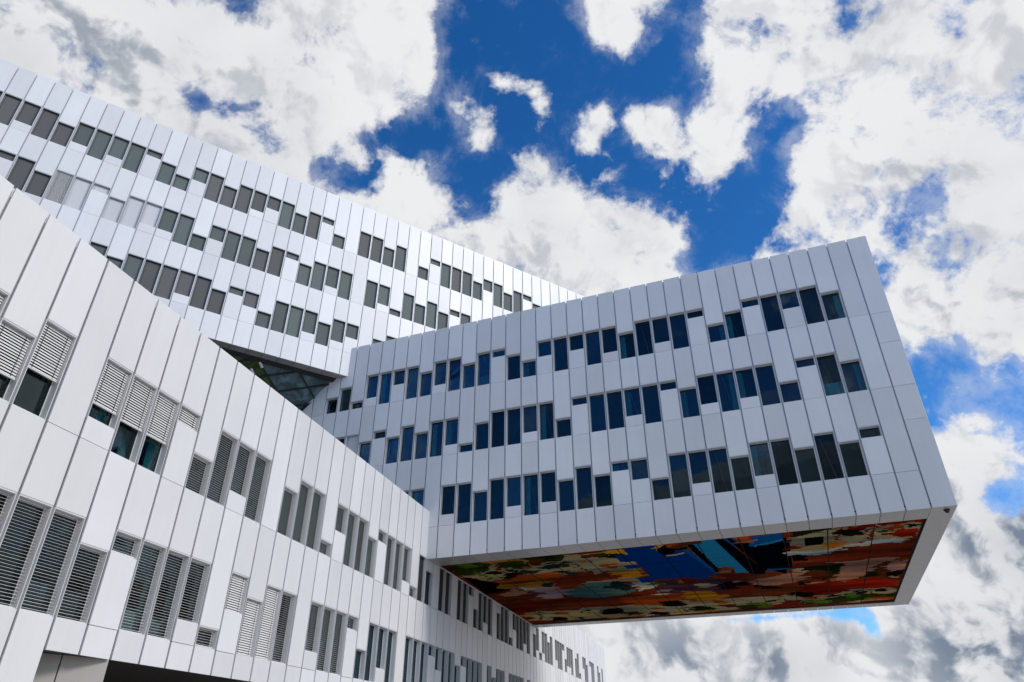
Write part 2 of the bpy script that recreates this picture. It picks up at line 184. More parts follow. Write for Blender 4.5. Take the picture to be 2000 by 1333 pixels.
('navy', '11.9,2.6 11.6,2.6 11.1,8.6 11.2,9.6 11.3,9.5 11.8,4.5'),
('lblue', '11.6,2.6 11.1,2.6 11.1,1.8 10.5,1.9 9.5,10.2 10.3,9.9 10.3,8.4 11.1,8.4'),
('navy', '10.5,1.9 10.1,1.8 8.6,9.9 8.7,10.9 9.5,10.6'),
('mblue', '10.1,1.9 9.5,1.9 9.4,3.4 9.6,4.2'),
('navy', '9.9,2.1 9.7,2.1 7.8,8.8 7.9,10.2 8.6,9.9'),
('navy', '9.5,3.5 8.7,3.5 7.1,2.9 7.5,11.3 8.6,9.5'),
('mblue', '8.7,2.3 7.3,2 7.2,3.3 8,3.8 8.8,4.2 9,4.1'),
('lblue', '8.7,3.9 7.3,3.2 7.2,3.5 8,4 8.7,4.3'),
('rust', '9.4,1.8 8.7,1.9 8.7,3.3 9.5,3.4'),
('pink', '9.4,3 8.7,3 8.7,3.5 9.5,3.4'),
('red', '11,9.9 9.6,10.2 9.6,11.2 11,11.1'),
('rust', '11,8.3 10.3,8.4 10.3,9.8 11.1,9.6'),
('pink', '11.1,9 10.3,9.1 10.4,9.7 11.1,9.6'),
('cream', '7,1.9 5,1.8 3.1,1.8 1.1,1.9 0.8,4.6 1.7,5.7 3,5.9 4.3,6 5.4,7 7,6.6 7,4.3'),
('navy', '8.6,4.1 7,4.1 7.1,10 8.4,10.1 9,9.3'),
('mblue', '8.5,9.6 7.1,9.8 7.1,10.1 8.5,10'),
('dgreen', '7,1.9 5.9,1.8 5,1.8 5,2.3 5.6,2.9 6.4,3 7,3.2'),
('lgreen', '5.1,2.8 5.2,2.9 5.2,3 5.3,3 5.4,3 5.5,2.9 5.6,2.8 5.7,2.7 5.7,2.6 5.7,2.5 5.7,2.4 5.6,2.4 5.5,2.4 5.4,2.4 5.3,2.5 5.2,2.6 5.2,2.7'),
('black', '6.3,3.4 5.4,3.5 5.4,5 6.3,5'),
('wine', '7,4.4 6.4,4.5 6.5,5.4 7,5.4'),
('black', '7,6.7 6.2,6.7 6.2,8.3 7,8.4'),
('orange', '4.2,5.2 4.3,5.4 4.3,5.6 4.5,5.7 4.6,5.7 4.7,5.6 4.9,5.5 5,5.3 5,5 5,4.8 5,4.6 4.9,4.4 4.7,4.4 4.6,4.4 4.5,4.5 4.4,4.7 4.3,4.9'),
('ochre', '4.9,5.1 5,5.2 5,5.4 5.1,5.4 5.2,5.5 5.3,5.4 5.3,5.3 5.4,5.1 5.5,5 5.4,4.8 5.4,4.7 5.3,4.6 5.3,4.5 5.2,4.6 5.1,4.6 5,4.8 5,4.9'),
('dark', '3.3,3.4 3.4,3.6 3.5,3.8 3.7,3.8 4,3.8 4.3,3.7 4.5,3.5 4.7,3.2 4.8,3 4.8,2.7 4.7,2.5 4.5,2.4 4.3,2.4 4,2.5 3.8,2.7 3.5,2.9 3.4,3.2'),
('wine', '4.8,2 4,1.8 4,2.1 4.6,2.3'),
('wine', '4,2 3,1.8 3,2.8 4,2.7'),
('wine', '2.9,2 1,1.9 1,2.6 2.1,2.7 2.8,2.9'),
('brown', '4.7,2.3 4.6,2.3 4.7,4.3 4.9,4.7'),
('wine', '3.1,2.9 2.9,2.8 3,4.5 3.5,6.4 3.7,6.3'),
('rust', '1.9,3.2 1.9,3.3 2,3.4 2,3.5 2.1,3.5 2.2,3.4 2.3,3.3 2.4,3.2 2.5,3 2.5,2.9 2.4,2.8 2.4,2.7 2.3,2.7 2.2,2.7 2.1,2.8 2,2.9 1.9,3'),
('wine', '1.1,4.4 1.1,4.7 1.2,4.9 1.4,5 1.6,5 1.8,4.8 2,4.6 2.2,4.3 2.3,4.1 2.3,3.8 2.2,3.6 2.1,3.4 1.9,3.4 1.7,3.5 1.5,3.6 1.3,3.9 1.1,4.1'),
('green', '2.2,3.8 2.2,3.9 2.3,3.9 2.4,4 2.4,4 2.5,3.9 2.6,3.8 2.7,3.7 2.7,3.6 2.7,3.5 2.7,3.4 2.6,3.4 2.6,3.4 2.5,3.4 2.4,3.4 2.3,3.5 2.3,3.6'),
('dark', '1.2,3.2 1.2,3.3 1.3,3.3 1.4,3.4 1.4,3.4 1.6,3.3 1.6,3.2 1.7,3.1 1.8,3 1.8,2.9 1.8,2.8 1.7,2.8 1.6,2.8 1.5,2.8 1.4,2.9 1.3,3 1.2,3.1'),
('white', '7,5.9 5.4,6.3 4.7,5.8 3.9,5.5 1.8,5.1 1.7,5.8 3,5.9 3.9,6 5.2,6.9 6.2,6.9 7,6.6'),
('brown', '5,6.7 4.1,5.8 3.7,6.4 3,6.3 3,7.2 4,6.8'),
('red', '6.2,6.9 5,6.9 3,5.9 1.7,5.8 1,4.7 0.9,9.8 2,9.1 3.8,9.4 5,9.9 7.1,9.8 7,8.5 6.2,8.3'),
('skin', '4.5,9.4 2,9.1 2,9.9 2.2,10.1 2.8,12 3.7,13.9 4.3,14.6 5,14.2 4.6,11.9'),
('dgreen', '7,9.9 4.5,9.8 4.6,11.6 5,13.2 5.5,14 6.7,11.3'),
('brown', '5.1,12.3 5.2,12.7 5.3,13 5.5,13.2 5.8,13.2 6.1,13.1 6.4,12.8 6.6,12.3 6.7,11.9 6.6,11.4 6.5,11.1 6.3,10.8 6.1,10.8 5.8,10.8 5.5,11.1 5.3,11.4 5.2,11.8'),
('dgreen', '3.7,13.9 2.8,12 2.2,9.9 2.1,13.2 2.6,13.9'),
('brown', '2,11.8 2,12.5 2,13.1 2.1,13.6 2.2,13.7 2.3,13.6 2.5,13.2 2.6,12.6 2.7,11.9 2.7,11.1 2.7,10.5 2.6,10 2.5,9.7 2.4,9.7 2.3,9.9 2.2,10.4 2.1,11'),
('pink', '2.2,10.1 1.1,10 1,12.7 2,13.2'),
('dark', '2.1,13.2 1.1,12.6 1.1,14.8 1.9,15.2'),
('cream', '1.2,14.7 1.2,14.8 1.3,14.9 1.4,14.9 1.5,14.9 1.6,14.9 1.7,14.8 1.8,14.7 1.8,14.5 1.9,14.4 1.8,14.2 1.7,14.2 1.6,14.2 1.5,14.2 1.4,14.3 1.3,14.4 1.3,14.5'),
('skin', '9.1,12.2 6.7,11.3 6.3,13.2 7.7,13.9 9.2,14.2'),
('cream', '6.5,11 6.5,11.1 6.6,11.2 6.7,11.3 6.8,11.3 7,11.2 7.1,11.1 7.2,11 7.2,10.8 7.2,10.6 7.2,10.5 7.1,10.4 6.9,10.3 6.8,10.4 6.7,10.5 6.6,10.6 6.5,10.8'),
('cream', '4.5,9.5 4.5,9.6 4.6,9.6 4.7,9.7 4.8,9.7 4.9,9.6 5,9.5 5.1,9.4 5.2,9.2 5.2,9.1 5.1,9 5,9 4.9,9 4.8,9 4.7,9.1 4.6,9.2 4.5,9.3'),
('dark', '6.3,14.5 6.3,14.7 6.4,14.9 6.5,15 6.7,15 6.8,14.9 6.9,14.8 7,14.6 7,14.3 7,14.1 7,13.9 6.9,13.7 6.8,13.7 6.6,13.7 6.5,13.8 6.4,14 6.3,14.2'),
('pink', '4.5,15 4.6,15.1 4.8,15.1 5.1,15.1 5.5,15 5.8,14.8 6.2,14.7 6.4,14.5 6.5,14.3 6.5,14.2 6.4,14.1 6.2,14.1 5.8,14.2 5.5,14.3 5.1,14.5 4.8,14.7 4.6,14.9'),
('dark', '8.1,14.8 8.2,15 8.3,15.2 8.5,15.2 8.8,15.2 9.1,15.1 9.3,14.9 9.4,14.6 9.5,14.4 9.5,14.1 9.4,13.9 9.2,13.8 9,13.8 8.7,13.9 8.5,14 8.3,14.3 8.2,14.5'),
('wine', '7,15.2 5,14.5 3.7,14.7 2.8,13.8 1.9,15.4 1.1,14.8 1,18.5 3,17.7 4.1,18.4 6,18 7,17.6'),
('cream', '8.1,17.7 7.7,17.5 5.1,19.1 4.5,18.2 4,18.4 4,17.5 3.2,17.4 2,17.7 1,18.5 0.9,22.4 3,22.4 5.1,21.9 7.1,22 7.1,19.9 9.2,20.3'),
('dark', '6,18.4 6.1,18.6 6.2,18.8 6.5,18.9 6.8,18.9 7.1,18.7 7.4,18.5 7.6,18.1 7.7,17.8 7.7,17.5 7.6,17.3 7.4,17.1 7.1,17.1 6.8,17.2 6.5,17.4 6.2,17.7 6,18'),
('dark', '4.7,19.4 4.7,19.5 4.8,19.6 4.9,19.6 5,19.6 5.2,19.5 5.3,19.4 5.4,19.3 5.5,19.1 5.5,19 5.4,18.9 5.3,18.8 5.2,18.8 5,18.8 4.9,18.9 4.8,19.1 4.7,19.2'),
('green', '7,20.3 5.1,19.9 4.4,19 3.6,18.9 2.3,19.5 1,19.2 1,21.5 3,21.5 5.1,22.4 7.1,22'),
('lgreen', '3.3,19.8 3.3,20.1 3.4,20.3 3.6,20.4 3.8,20.4 4,20.3 4.2,20.1 4.3,19.8 4.4,19.5 4.4,19.2 4.3,19 4.2,18.9 4,18.8 3.8,18.9 3.6,19 3.5,19.2 3.4,19.5'),
('lgreen', '5.1,21.5 5.2,21.7 5.3,21.9 5.6,21.9 5.8,21.9 6.1,21.8 6.4,21.5 6.6,21.3 6.7,21 6.7,20.8 6.5,20.6 6.4,20.5 6.1,20.5 5.8,20.6 5.5,20.7 5.3,21 5.2,21.2'),
('lgreen', '2,21.3 2.1,21.5 2.1,21.6 2.2,21.7 2.4,21.7 2.5,21.6 2.7,21.5 2.8,21.3 2.9,21.1 2.9,20.9 2.8,20.7 2.7,20.6 2.6,20.5 2.4,20.6 2.3,20.7 2.2,20.9 2.1,21.1'),
('dark', '3.1,18.8 3.1,18.9 3.2,19 3.3,19.1 3.5,19.1 3.7,19 3.8,18.8 3.9,18.7 4,18.5 4,18.3 3.9,18.2 3.8,18.1 3.7,18.1 3.5,18.1 3.3,18.3 3.2,18.4 3.1,18.6'),
('dark', '1.7,18.6 1.7,18.8 1.8,18.9 1.9,19 2.1,18.9 2.2,18.9 2.3,18.8 2.4,18.6 2.5,18.4 2.5,18.2 2.5,18.1 2.4,18 2.2,18 2.1,18.1 2,18.2 1.9,18.3 1.8,18.5'),
('rust', '0.9,21.4 0.9,21.5 1.1,21.7 1.3,21.7 1.6,21.6 1.8,21.5 2.1,21.3 2.3,21.1 2.4,20.9 2.4,20.7 2.3,20.5 2.1,20.4 1.9,20.4 1.6,20.5 1.4,20.7 1.1,20.9 1,21.1'),
('rust', '5.9,19.6 5.9,19.8 6,19.9 6.2,19.9 6.5,19.9 6.7,19.8 6.9,19.6 7,19.4 7.1,19.2 7.1,19.1 7,18.9 6.8,18.9 6.7,18.9 6.4,19 6.2,19.1 6,19.3 5.9,19.5'),
('wine', '5.9,19.2 5.9,19.3 6,19.4 6.1,19.4 6.2,19.3 6.4,19.3 6.5,19.2 6.6,19 6.7,18.9 6.7,18.8 6.6,18.7 6.5,18.7 6.4,18.7 6.2,18.7 6.1,18.8 6,18.9 5.9,19.1'),
('brown', '3,17.7 2.9,17.7 2.5,20.1 2.7,20.2'),
('wine', '3,21.9 1,21.8 1,22.5 3,22.5'),
('cream', '9.7,18.1 8.6,18.5 8.1,20.3 9.1,19.9 9.8,19.6'),
('dark', '8.6,19.7 8.7,19.8 8.7,19.9 8.9,20 9,19.9 9.2,19.9 9.3,19.8 9.4,19.6 9.4,19.4 9.4,19.3 9.4,19.2 9.3,19.1 9.1,19.1 9,19.1 8.8,19.2 8.7,19.4 8.6,19.5'),
('wine', '9.2,21.4 7.1,21.3 7.2,22.2 9.2,22.3'),
('lgreen', '9.1,21.6 9.2,21.9 9.3,22.2 9.4,22.3 9.6,22.4 9.7,22.3 9.8,22.1 9.9,21.8 10,21.5 9.9,21.1 9.9,20.9 9.7,20.7 9.6,20.6 9.4,20.6 9.3,20.8 9.2,21 9.1,21.3'),
('brown', '8.6,18.5 8.4,18.6 7.9,20.4 8.2,20.5'),
]
SKY_GAPS = [
(1, '-10.4,55.8 -7.4,58.8 8.7,58.7 9.3,55.9 10,54.4 12.5,53.3 14.9,52.6 16.6,53.1 17.9,54.2 20.1,55 21.6,57.2 27.1,56 22.7,53.4 22.1,51.7 23.1,50 22.5,48.2 20.4,47.2 19.8,46 20,43.5 19.3,41.7 20.6,40.4 22,41 23.1,42.1 25,43.3 26.7,44.5 26.9,45.6 26.1,46.6 27,47.4 29,47 30.5,46 30.8,44.9 30.2,42.8 29.3,41 28.6,39.6 27,38.4 26,37.4 25.8,35.9 23.9,35.9 21.5,35.9 18.9,35.5 17.2,36.6 18.6,37.7 18.2,39.4 16.9,40.4 14.9,41.5 11.3,42.9 8.6,43.4 7.5,44.7 3.6,46.8 1.2,46.9 -0.9,45.3 -2.3,43.7 -2.8,41.8 -4.5,41.8 -6.9,43.5 -8.8,45.4 -10.1,46.1 -11.8,45.9 -14.2,46.4 -16.4,45.5 -14.4,44 -15.7,42.6 -17.4,42.5 -20.2,42.9 -21.8,43 -21.8,43.8 -20.3,44.3 -19.7,45.2 -19.9,45.9 -19,46.9 -16.7,46.8 -14.4,47 -12.8,48.1 -10.5,48.6 -9.2,48.5 -8.8,50.1 -8.4,51.6 -10,53.7'),
(1, '-36.4,45.4 -35,46.1 -32.4,45.6 -30.6,44.9 -31.1,44.2 -33.2,44.5 -35.2,44.4'),
(1, '-30,44.7 -27.4,45.5 -25.6,44.5 -26.3,43.8 -29,44'),
(1, '-35.2,53.7 -33.2,54.3 -32.6,51.9 -33.9,52.1'),
(0.55, '38.6,51 39.5,50.7 39.3,49.3 38,49'),
(0.6, '35.7,35.5 38,36.6 39.9,37.3 40.1,35.4 37.4,34.1 36.1,34'),
(0.9, '33.5,33 34.5,32.3 33.7,31.6'),
(1, '33.5,24.4 35.3,25.5 37.5,25.8 38.3,24.2 39.7,24.2 42.5,23.3 40.2,17.4 37.8,19.1 36.3,20.4 34.7,20.6 33.3,20.7'),
(0.9, '35.4,15.5 36.8,16.2 39.4,15.2 38.9,14 35.9,14.7'),
(1, '15.8,8.7 18.7,9.4 20.5,9.5 26.5,9.6 26.7,7.1 25.9,7.2 25.1,8.2 22.8,8.7 19.9,8.3 17.8,8.2'),
(0.55, '34.6,41 36.3,40.8 38.5,39.6 37.3,38.9'),
]
SKY_PUFFS = [
(1, '-3.6,52.3 -0.7,52.7 1.9,52.2 3.8,52.1 4.5,49.6 3.4,49.1 2.2,50.6 -0,51.2 -2.3,51.6'),
(1, '6.7,48.9 9.4,50 11.9,50.4 12.5,49.4 11.4,47.1 10.4,45.4 8.8,45.7 7,46.9'),
(1, '13,48.8 14,49.9 16.1,49.7 19.5,48.6 19.6,47.2 19.6,44.6 17.4,45.2 15.2,45.8 13.1,47'),
(1, '7.9,43.7 10.5,45.3 12.2,44.5 11.7,43.1'),
(0.8, '-9.6,51.3 -5.1,50.7 -2.5,49.8 -1.4,48.1 -2.1,46.3 -4.2,46.4 -6.7,48.1 -8.7,49.2'),
(1, '-20.3,46.6 -16.4,45.9 -14.9,44.1 -17,43.4 -19.5,44.4'),
(1, '-15.9,42.1 -15.5,44.2 -13.6,46.1 -11.8,45.9 -10.3,44 -12.4,42.4'),
(0.55, '-10.6,45.6 -8.3,45.8 -5.3,41.5 -8.4,41.7'),
(0.55, '36.1,23.3 38.1,23.5 41.8,23.2 41.1,21.3 38.3,22.3'),
(0.6, '15.4,43.9 17.7,44.3 17.3,42.4 15.6,42.2'),
(0.5, '20.1,38.5 23.1,38.5 22.8,37.3 20.8,37.3'),
(0.5, '25,39.7 26.4,39.6 25.9,38.7 24.7,39'),
(0.6, '1.8,48.8 3.7,49 3,47.9 1.8,48'),
(0.7, '2.4,47.5 4.2,47.6 4.1,46.9 2.7,46.9'),
]
SKY_GREY = [
(0.55, -47.3, 44.7, 11.3),
(0.2, -33, 49.6, 8.5),
(0.75, 35.4, 12.3, 5.1),
(0.8, 31.6, 5.7, 5.8),
(0.65, 30.5, 8.9, 3.4),
(0.65, 12.6, 5.8, 4.1),
(0.55, 18.8, 6, 2.7),
(0.55, 9.8, 8, 2.0),
(0.4, 41.1, 26.3, 4.1),
(0.45, 37.9, 29.7, 4.1),
(0.35, 38.4, 37.6, 4.1),
(0.5, 23, 6.5, 3.1),
(0.3, -36.9, 42, 6.8),
(0.4, 37.7, 49.5, 3.4),
(0.35, 35.1, 16.7, 2.0),
(0.3, -0, 38.3, 5.1),
(0.2, 47.3, 41.4, 5.5),
]

# ------------------------------------------------------------------ materials
def new_mat(name):
    mt = bpy.data.materials.new(name); mt.use_nodes = True
    nt = mt.node_tree
    return mt, nt.nodes, nt.links, nt.nodes['Principled BSDF']

def plain(name, col, rough=0.5, metal=0.0, spec=0.5, vary=0.0, noise=0.0, scale=3.0, bump=0.0, streak=0.0):
    mt, n, l, p = new_mat(name)
    p.inputs['Base Color'].default_value = (*col, 1)
    p.inputs['Roughness'].default_value = rough
    p.inputs['Metallic'].default_value = metal
    p.inputs['Specular IOR Level'].default_value = spec
    tc = n.new('ShaderNodeTexCoord')
    geo = n.new('ShaderNodeNewGeometry')
    last = None
    if vary or noise:
        rgb = n.new('ShaderNodeRGB'); rgb.outputs[0].default_value = (*col, 1); last = rgb.outputs[0]
    if noise:
        nz = n.new('ShaderNodeTexNoise'); nz.inputs['Scale'].default_value = scale; nz.inputs['Detail'].default_value = 5
        l.new(geo.outputs['Position'], nz.inputs['Vector'])
        mr = n.new('ShaderNodeMapRange'); mr.inputs[1].default_value = 0.25; mr.inputs[2].default_value = 0.75
        mr.inputs[3].default_value = 1 - noise; mr.inputs[4].default_value = 1 + noise
        l.new(nz.outputs['Fac'], mr.inputs[0])
        mx = n.new('ShaderNodeVectorMath'); mx.operation = 'SCALE'
        l.new(last, mx.inputs[0]); l.new(mr.outputs[0], mx.inputs['Scale']); last = mx.outputs[0]
        mr2 = n.new('ShaderNodeMapRange'); mr2.inputs[3].default_value = rough * 0.85; mr2.inputs[4].default_value = min(1, rough * 1.15)
        l.new(nz.outputs['Fac'], mr2.inputs[0]); l.new(mr2.outputs[0], p.inputs['Roughness'])
    if streak:                                        # rain streaks running down the sheet
        mp = n.new('ShaderNodeMapping'); mp.inputs['Scale'].default_value = (5, 5, .18)
        l.new(geo.outputs['Position'], mp.inputs['Vector'])
        nz2 = n.new('ShaderNodeTexNoise'); nz2.inputs['Scale'].default_value = 1.0; nz2.inputs['Detail'].default_value = 6; nz2.inputs['Roughness'].default_value = .65
        l.new(mp.outputs[0], nz2.inputs['Vector'])
        mr = n.new('ShaderNodeMapRange'); mr.inputs[1].default_value = .3; mr.inputs[2].default_value = .7; mr.inputs[3].default_value = 1 - streak; mr.inputs[4].default_value = 1 + streak * .5
        l.new(nz2.outputs['Fac'], mr.inputs[0])
        mx = n.new('ShaderNodeVectorMath'); mx.operation = 'SCALE'
        l.new(last, mx.inputs[0]); l.new(mr.outputs[0], mx.inputs['Scale']); last = mx.outputs[0]
    if vary:
        oi = n.new('ShaderNodeObjectInfo')
        mr = n.new('ShaderNodeMapRange'); mr.inputs[3].default_value = 1 - vary; mr.inputs[4].default_value = 1 + vary * 0.6
        l.new(oi.outputs['Random'], mr.inputs[0])
        mx = n.new('ShaderNodeVectorMath'); mx.operation = 'SCALE'
        l.new(last, mx.inputs[0]); l.new(mr.outputs[0], mx.inputs['Scale']); last = mx.outputs[0]
    if last is not None:
        l.new(last, p.inputs['Base Color'])
    if bump:
        nz = n.new('ShaderNodeTexNoise'); nz.inputs['Scale'].default_value = 0.9; nz.inputs['Detail'].default_value = 2
        l.new(geo.outputs['Position'], nz.inputs['Vector'])
        b = n.new('ShaderNodeBump'); b.inputs['Strength'].default_value = bump; b.inputs['Distance'].default_value = 0.02
        l.new(nz.outputs['Fac'], b.inputs['Height']); l.new(b.outputs[0], p.inputs['Normal'])
    return mt

M_PANEL = plain('white_coated_aluminium', (0.80, 0.81, 0.82), 0.45, 0.04, 0.32, vary=0.085, noise=0.03, scale=0.5, bump=0.4, streak=0.022)
M_RAIL = plain('grey_anodised_aluminium', (0.42, 0.44, 0.46), 0.4, 0.6)
M_FRAME = plain('light_aluminium_frame', (0.72, 0.73, 0.74), 0.42, 0.1)
M_GASKET = plain('dark_rubber_gasket', (0.03, 0.03, 0.035), 0.6)
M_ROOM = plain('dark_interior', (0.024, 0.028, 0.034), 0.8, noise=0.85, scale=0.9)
M_ROOF = plain('roof_membrane', (0.25, 0.25, 0.26), 0.8)
M_SOFFIT = plain('brushed_soffit_metal', (0.50, 0.49, 0.47), 0.33, 0.4, vary=0.10, noise=0.08, scale=1.5)
M_BACK = plain('black_soffit_void', (0.015, 0.015, 0.015), 0.8)
M_SLAT = plain('white_blind_slat', (0.80, 0.80, 0.79), 0.35, 0.0)
M_SCREEN = plain('grey_screen_fabric', (0.118, 0.122, 0.122), 0.7, vary=0.22, noise=0.04, scale=6)
M_SHADE_SHEET = plain('painted_shade_sheet', (0.022, 0.022, 0.023), 0.8, vary=0.2)  # black sheet colour puts shade into the windows under the cantilever
M_SCREEN_G = plain('green_grey_screen_fabric', (0.110, 0.140, 0.134), 0.7, vary=0.22, noise=0.04, scale=6)
M_SCREEN_W = plain('white_screen_fabric', (0.62, 0.63, 0.65), 0.55, vary=0.05)
M_CORD = plain('dark_cord', (0.03, 0.03, 0.035), 0.6)
M_CURTAIN = plain('teal_curtain_fabric', (0.24, 0.60, 0.64), 0.8, noise=0.2, scale=3)
M_DIAG_BAR = plain('reddish_diag_bar', (0.30, 0.10, 0.06), 0.6)
M_DARKSTEEL = plain('black_painted_steel', (0.012, 0.012, 0.014), 0.45)
M_ENTRY = plain('warm_grey_render', (0.42, 0.40, 0.37), 0.6, noise=0.05, scale=1.2)
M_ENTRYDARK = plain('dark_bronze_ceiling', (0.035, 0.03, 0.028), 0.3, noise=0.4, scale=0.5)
M_GROUND = plain('pale_paving', (0.33, 0.32, 0.31), 0.8, noise=0.15, scale=0.3)
M_LAMP = plain('white_lamp_body', (0.85, 0.85, 0.85), 0.3)
M_BLACKGLOSS = plain('smoked_dome', (0.01, 0.01, 0.01), 0.08)

def glass(name, tint, boost, rough=0.02, through=0.92, ior=1.75, top=1.0):
    """pane: tinted see-through glass with a coating that mirrors the sky"""
    mt = bpy.data.materials.new(name); mt.use_nodes = True
    n, l = mt.node_tree.nodes, mt.node_tree.links
    n.clear()
    out = n.new('ShaderNodeOutputMaterial')
    tr = n.new('ShaderNodeBsdfTransparent'); tr.inputs['Color'].default_value = (*[c * through for c in tint], 1)
    gl = n.new('ShaderNodeBsdfGlossy'); gl.inputs['Roughness'].default_value = rough
    gl.inputs['Color'].default_value = (*boost, 1)
    fr = n.new('ShaderNodeFresnel'); fr.inputs['IOR'].default_value = ior
    mr = n.new('ShaderNodeMapRange'); mr.inputs[3].default_value = 0.01; mr.inputs[4].default_value = top
    l.new(fr.outputs[0], mr.inputs[0])
    geo = n.new('ShaderNodeNewGeometry')
    nz = n.new('ShaderNodeTexNoise'); nz.inputs['Scale'].default_value = 0.7
    l.new(geo.outputs['Position'], nz.inputs['Vector'])
    bp = n.new('ShaderNodeBump'); bp.inputs['Strength'].default_value = 0.3; bp.inputs['Distance'].default_value = 0.02
    l.new(nz.outputs['Fac'], bp.inputs['Height']); l.new(bp.outputs[0], gl.inputs['Normal'])
    oi = n.new('ShaderNodeObjectInfo')                # each pane a little different in coating and tilt
    mo = n.new('ShaderNodeMapRange'); mo.inputs[3].default_value = .45; mo.inputs[4].default_value = 1.25
    l.new(oi.outputs['Random'], mo.inputs[0])
    mm = n.new('ShaderNodeMath'); mm.operation = 'MULTIPLY'; l.new(mr.outputs[0], mm.inputs[0]); l.new(mo.outputs[0], mm.inputs[1]); mm.use_clamp = True
    mix = n.new('ShaderNodeMixShader')
    l.new(mm.outputs[0], mix.inputs[0]); l.new(tr.outputs[0], mix.inputs[1]); l.new(gl.outputs[0], mix.inputs[2])
    l.new(mix.outputs[0], out.inputs['Surface'])
    return mt
M_GLASS = glass('blue_coated_glass', (0.65, 0.85, 0.9), (0.46, 0.57, 0.66), ior=1.6)
M_GLASS_A = glass('clear_glass', (0.6, 0.75, 0.75), (0.8, 0.85, 0.9), ior=1.38, top=.8)
def dark_glass(name, col, spec):
    mt, n, l, p = new_mat(name)
    p.inputs['Roughness'].default_value = 0.06; p.inputs['Specular IOR Level'].default_value = spec
    geo = n.new('ShaderNodeNewGeometry')
    nz = n.new('ShaderNodeTexNoise'); nz.inputs['Scale'].default_value = 0.9; nz.inputs['Detail'].default_value = 4; nz.inputs['Distortion'].default_value = 1.2
    l.new(geo.outputs['Position'], nz.inputs['Vector'])
    cr = n.new('ShaderNodeValToRGB')
    cr.color_ramp.elements[0].position = 0.42; cr.color_ramp.elements[0].color = (*[c * 0.35 for c in col], 1)
    cr.color_ramp.elements[1].position = 0.66; cr.color_ramp.elements[1].color = (*col, 1)
    l.new(nz.outputs['Fac'], cr.inputs[0]); l.new(cr.outputs[0], p.inputs['Base Color'])
    return mt
M_ATRIUM = dark_glass('blue_grey_atrium_glass', (0.16, 0.27, 0.30), 0.4)
M_ATRIUM_G = dark_glass('green_atrium_glass', (0.10, 0.18, 0.05), 0.2)

mt, n, l, p = new_mat('printed_mural')
at = n.new('ShaderNodeAttribute'); at.attribute_name = 'print'
geo = n.new('ShaderNodeNewGeometry')
nz = n.new('ShaderNodeTexNoise'); nz.inputs['Scale'].default_value = 5; nz.inputs['Detail'].default_value = 4
l.new(geo.outputs['Position'], nz.inputs['Vector'])
mr = n.new('ShaderNodeMapRange'); mr.inputs[3].default_value = 0.75; mr.inputs[4].default_value = 1.25
l.new(nz.outputs['Fac'], mr.inputs[0])
mx = n.new('ShaderNodeVectorMath'); mx.operation = 'SCALE'
l.new(at.outputs['Color'], mx.inputs[0]); l.new(mr.outputs[0], mx.inputs['Scale'])
l.new(mx.outputs[0], p.inputs['Base Color'])
p.inputs['Roughness'].default_value = 0.6
p.inputs['Specular IOR Level'].default_value = 0.0
M_MURAL = mt

# ------------------------------------------------------------------ mesh helpers
class MB:
    def __init__(self): self.v, self.f = [], []
    def box(self, x0, x1, y0, y1, z0, z1):
        b = len(self.v)
        self.v += [(x0, y0, z0), (x1, y0, z0), (x1, y1, z0), (x0, y1, z0), (x0, y0, z1), (x1, y0, z1), (x1, y1, z1), (x0, y1, z1)]
        self.f += [tuple(b + i for i in q) for q in ((3, 2, 1, 0), (4, 5, 6, 7), (0, 1, 5, 4), (1, 2, 6, 5), (2, 3, 7, 6), (3, 0, 4, 7))]
        return self
    def poly(self, pts):
        b = len(self.v); self.v += [tuple(q) for q in pts]; self.f.append(tuple(range(b, b + len(pts)))); return self
    def prism(self, pts, off):
        """polygon extruded by vector off"""
        b = len(self.v); k = len(pts)
        self.v += [tuple(q) for q in pts] + [tuple(Vector(q) + off) for q in pts]
        self.f.append(tuple(range(b, b + k))); self.f.append(tuple(b + 2 * k - 1 - i for i in range(k)))
        for i in range(k):
            j = (i + 1) % k
            self.f.append((b + j, b + i, b + k + i, b + k + j))
        return self
    def bar(self, a, c, w, h, nrm):
        a, c, nrm = Vector(a), Vector(c), Vector(nrm).normalized()
        s = (c - a).cross(nrm).normalized() * (w / 2)
        return self.prism([a - s, a + s, c + s, c - s], nrm * h)
    def mesh(self, name, mat):
        me = bpy.data.meshes.new(name); me.from_pydata(self.v, [], self.f); me.update()
        me.materials.append(mat); return me

def link(name, me, parent=None, loc=(0, 0, 0), scale=None, rot=None):
    o = bpy.data.objects.new(name, me); COLL.objects.link(o)
    o.parent = parent; o.location = loc
    if scale: o.scale = scale
    if rot: o.rotation_euler = rot
    return o

_units = {}
def unit(name, mat):
    k = (name, mat.name)
    if k not in _units: _units[k] = MB().box(0, 1, 0, 1, 0, 1).mesh(name, mat)
    return _units[k]

def piece(name, mat, parent, x0, x1, y0, y1, z0, z1, rot=None):
    return link(name, unit(name, mat), parent, (x0, y0, z0), (x1 - x0, y1 - y0, z1 - z0), rot)

def thing(name, label, cat, loc, rotz=0, group=None):
    o = bpy.data.objects.new(name, None); COLL.objects.link(o)
    o.location = loc; o.rotation_euler = (0, 0, rotz); o['label'] = label; o['category'] = cat
    if group: o['group'] = group
    return o

def parse(s):
    d = {}
    for t in s.split():
        c, r = t.split(':'); d[int(c)] = (int(r[0]), int(r[1]))
    return d

STEP = 0.594
GAP = 0.035

# ---------------------------------------------------------------- window kit
_cache = {}
def cached(key, fn):
    if key not in _cache: _cache[key] = fn()
    return _cache[key]

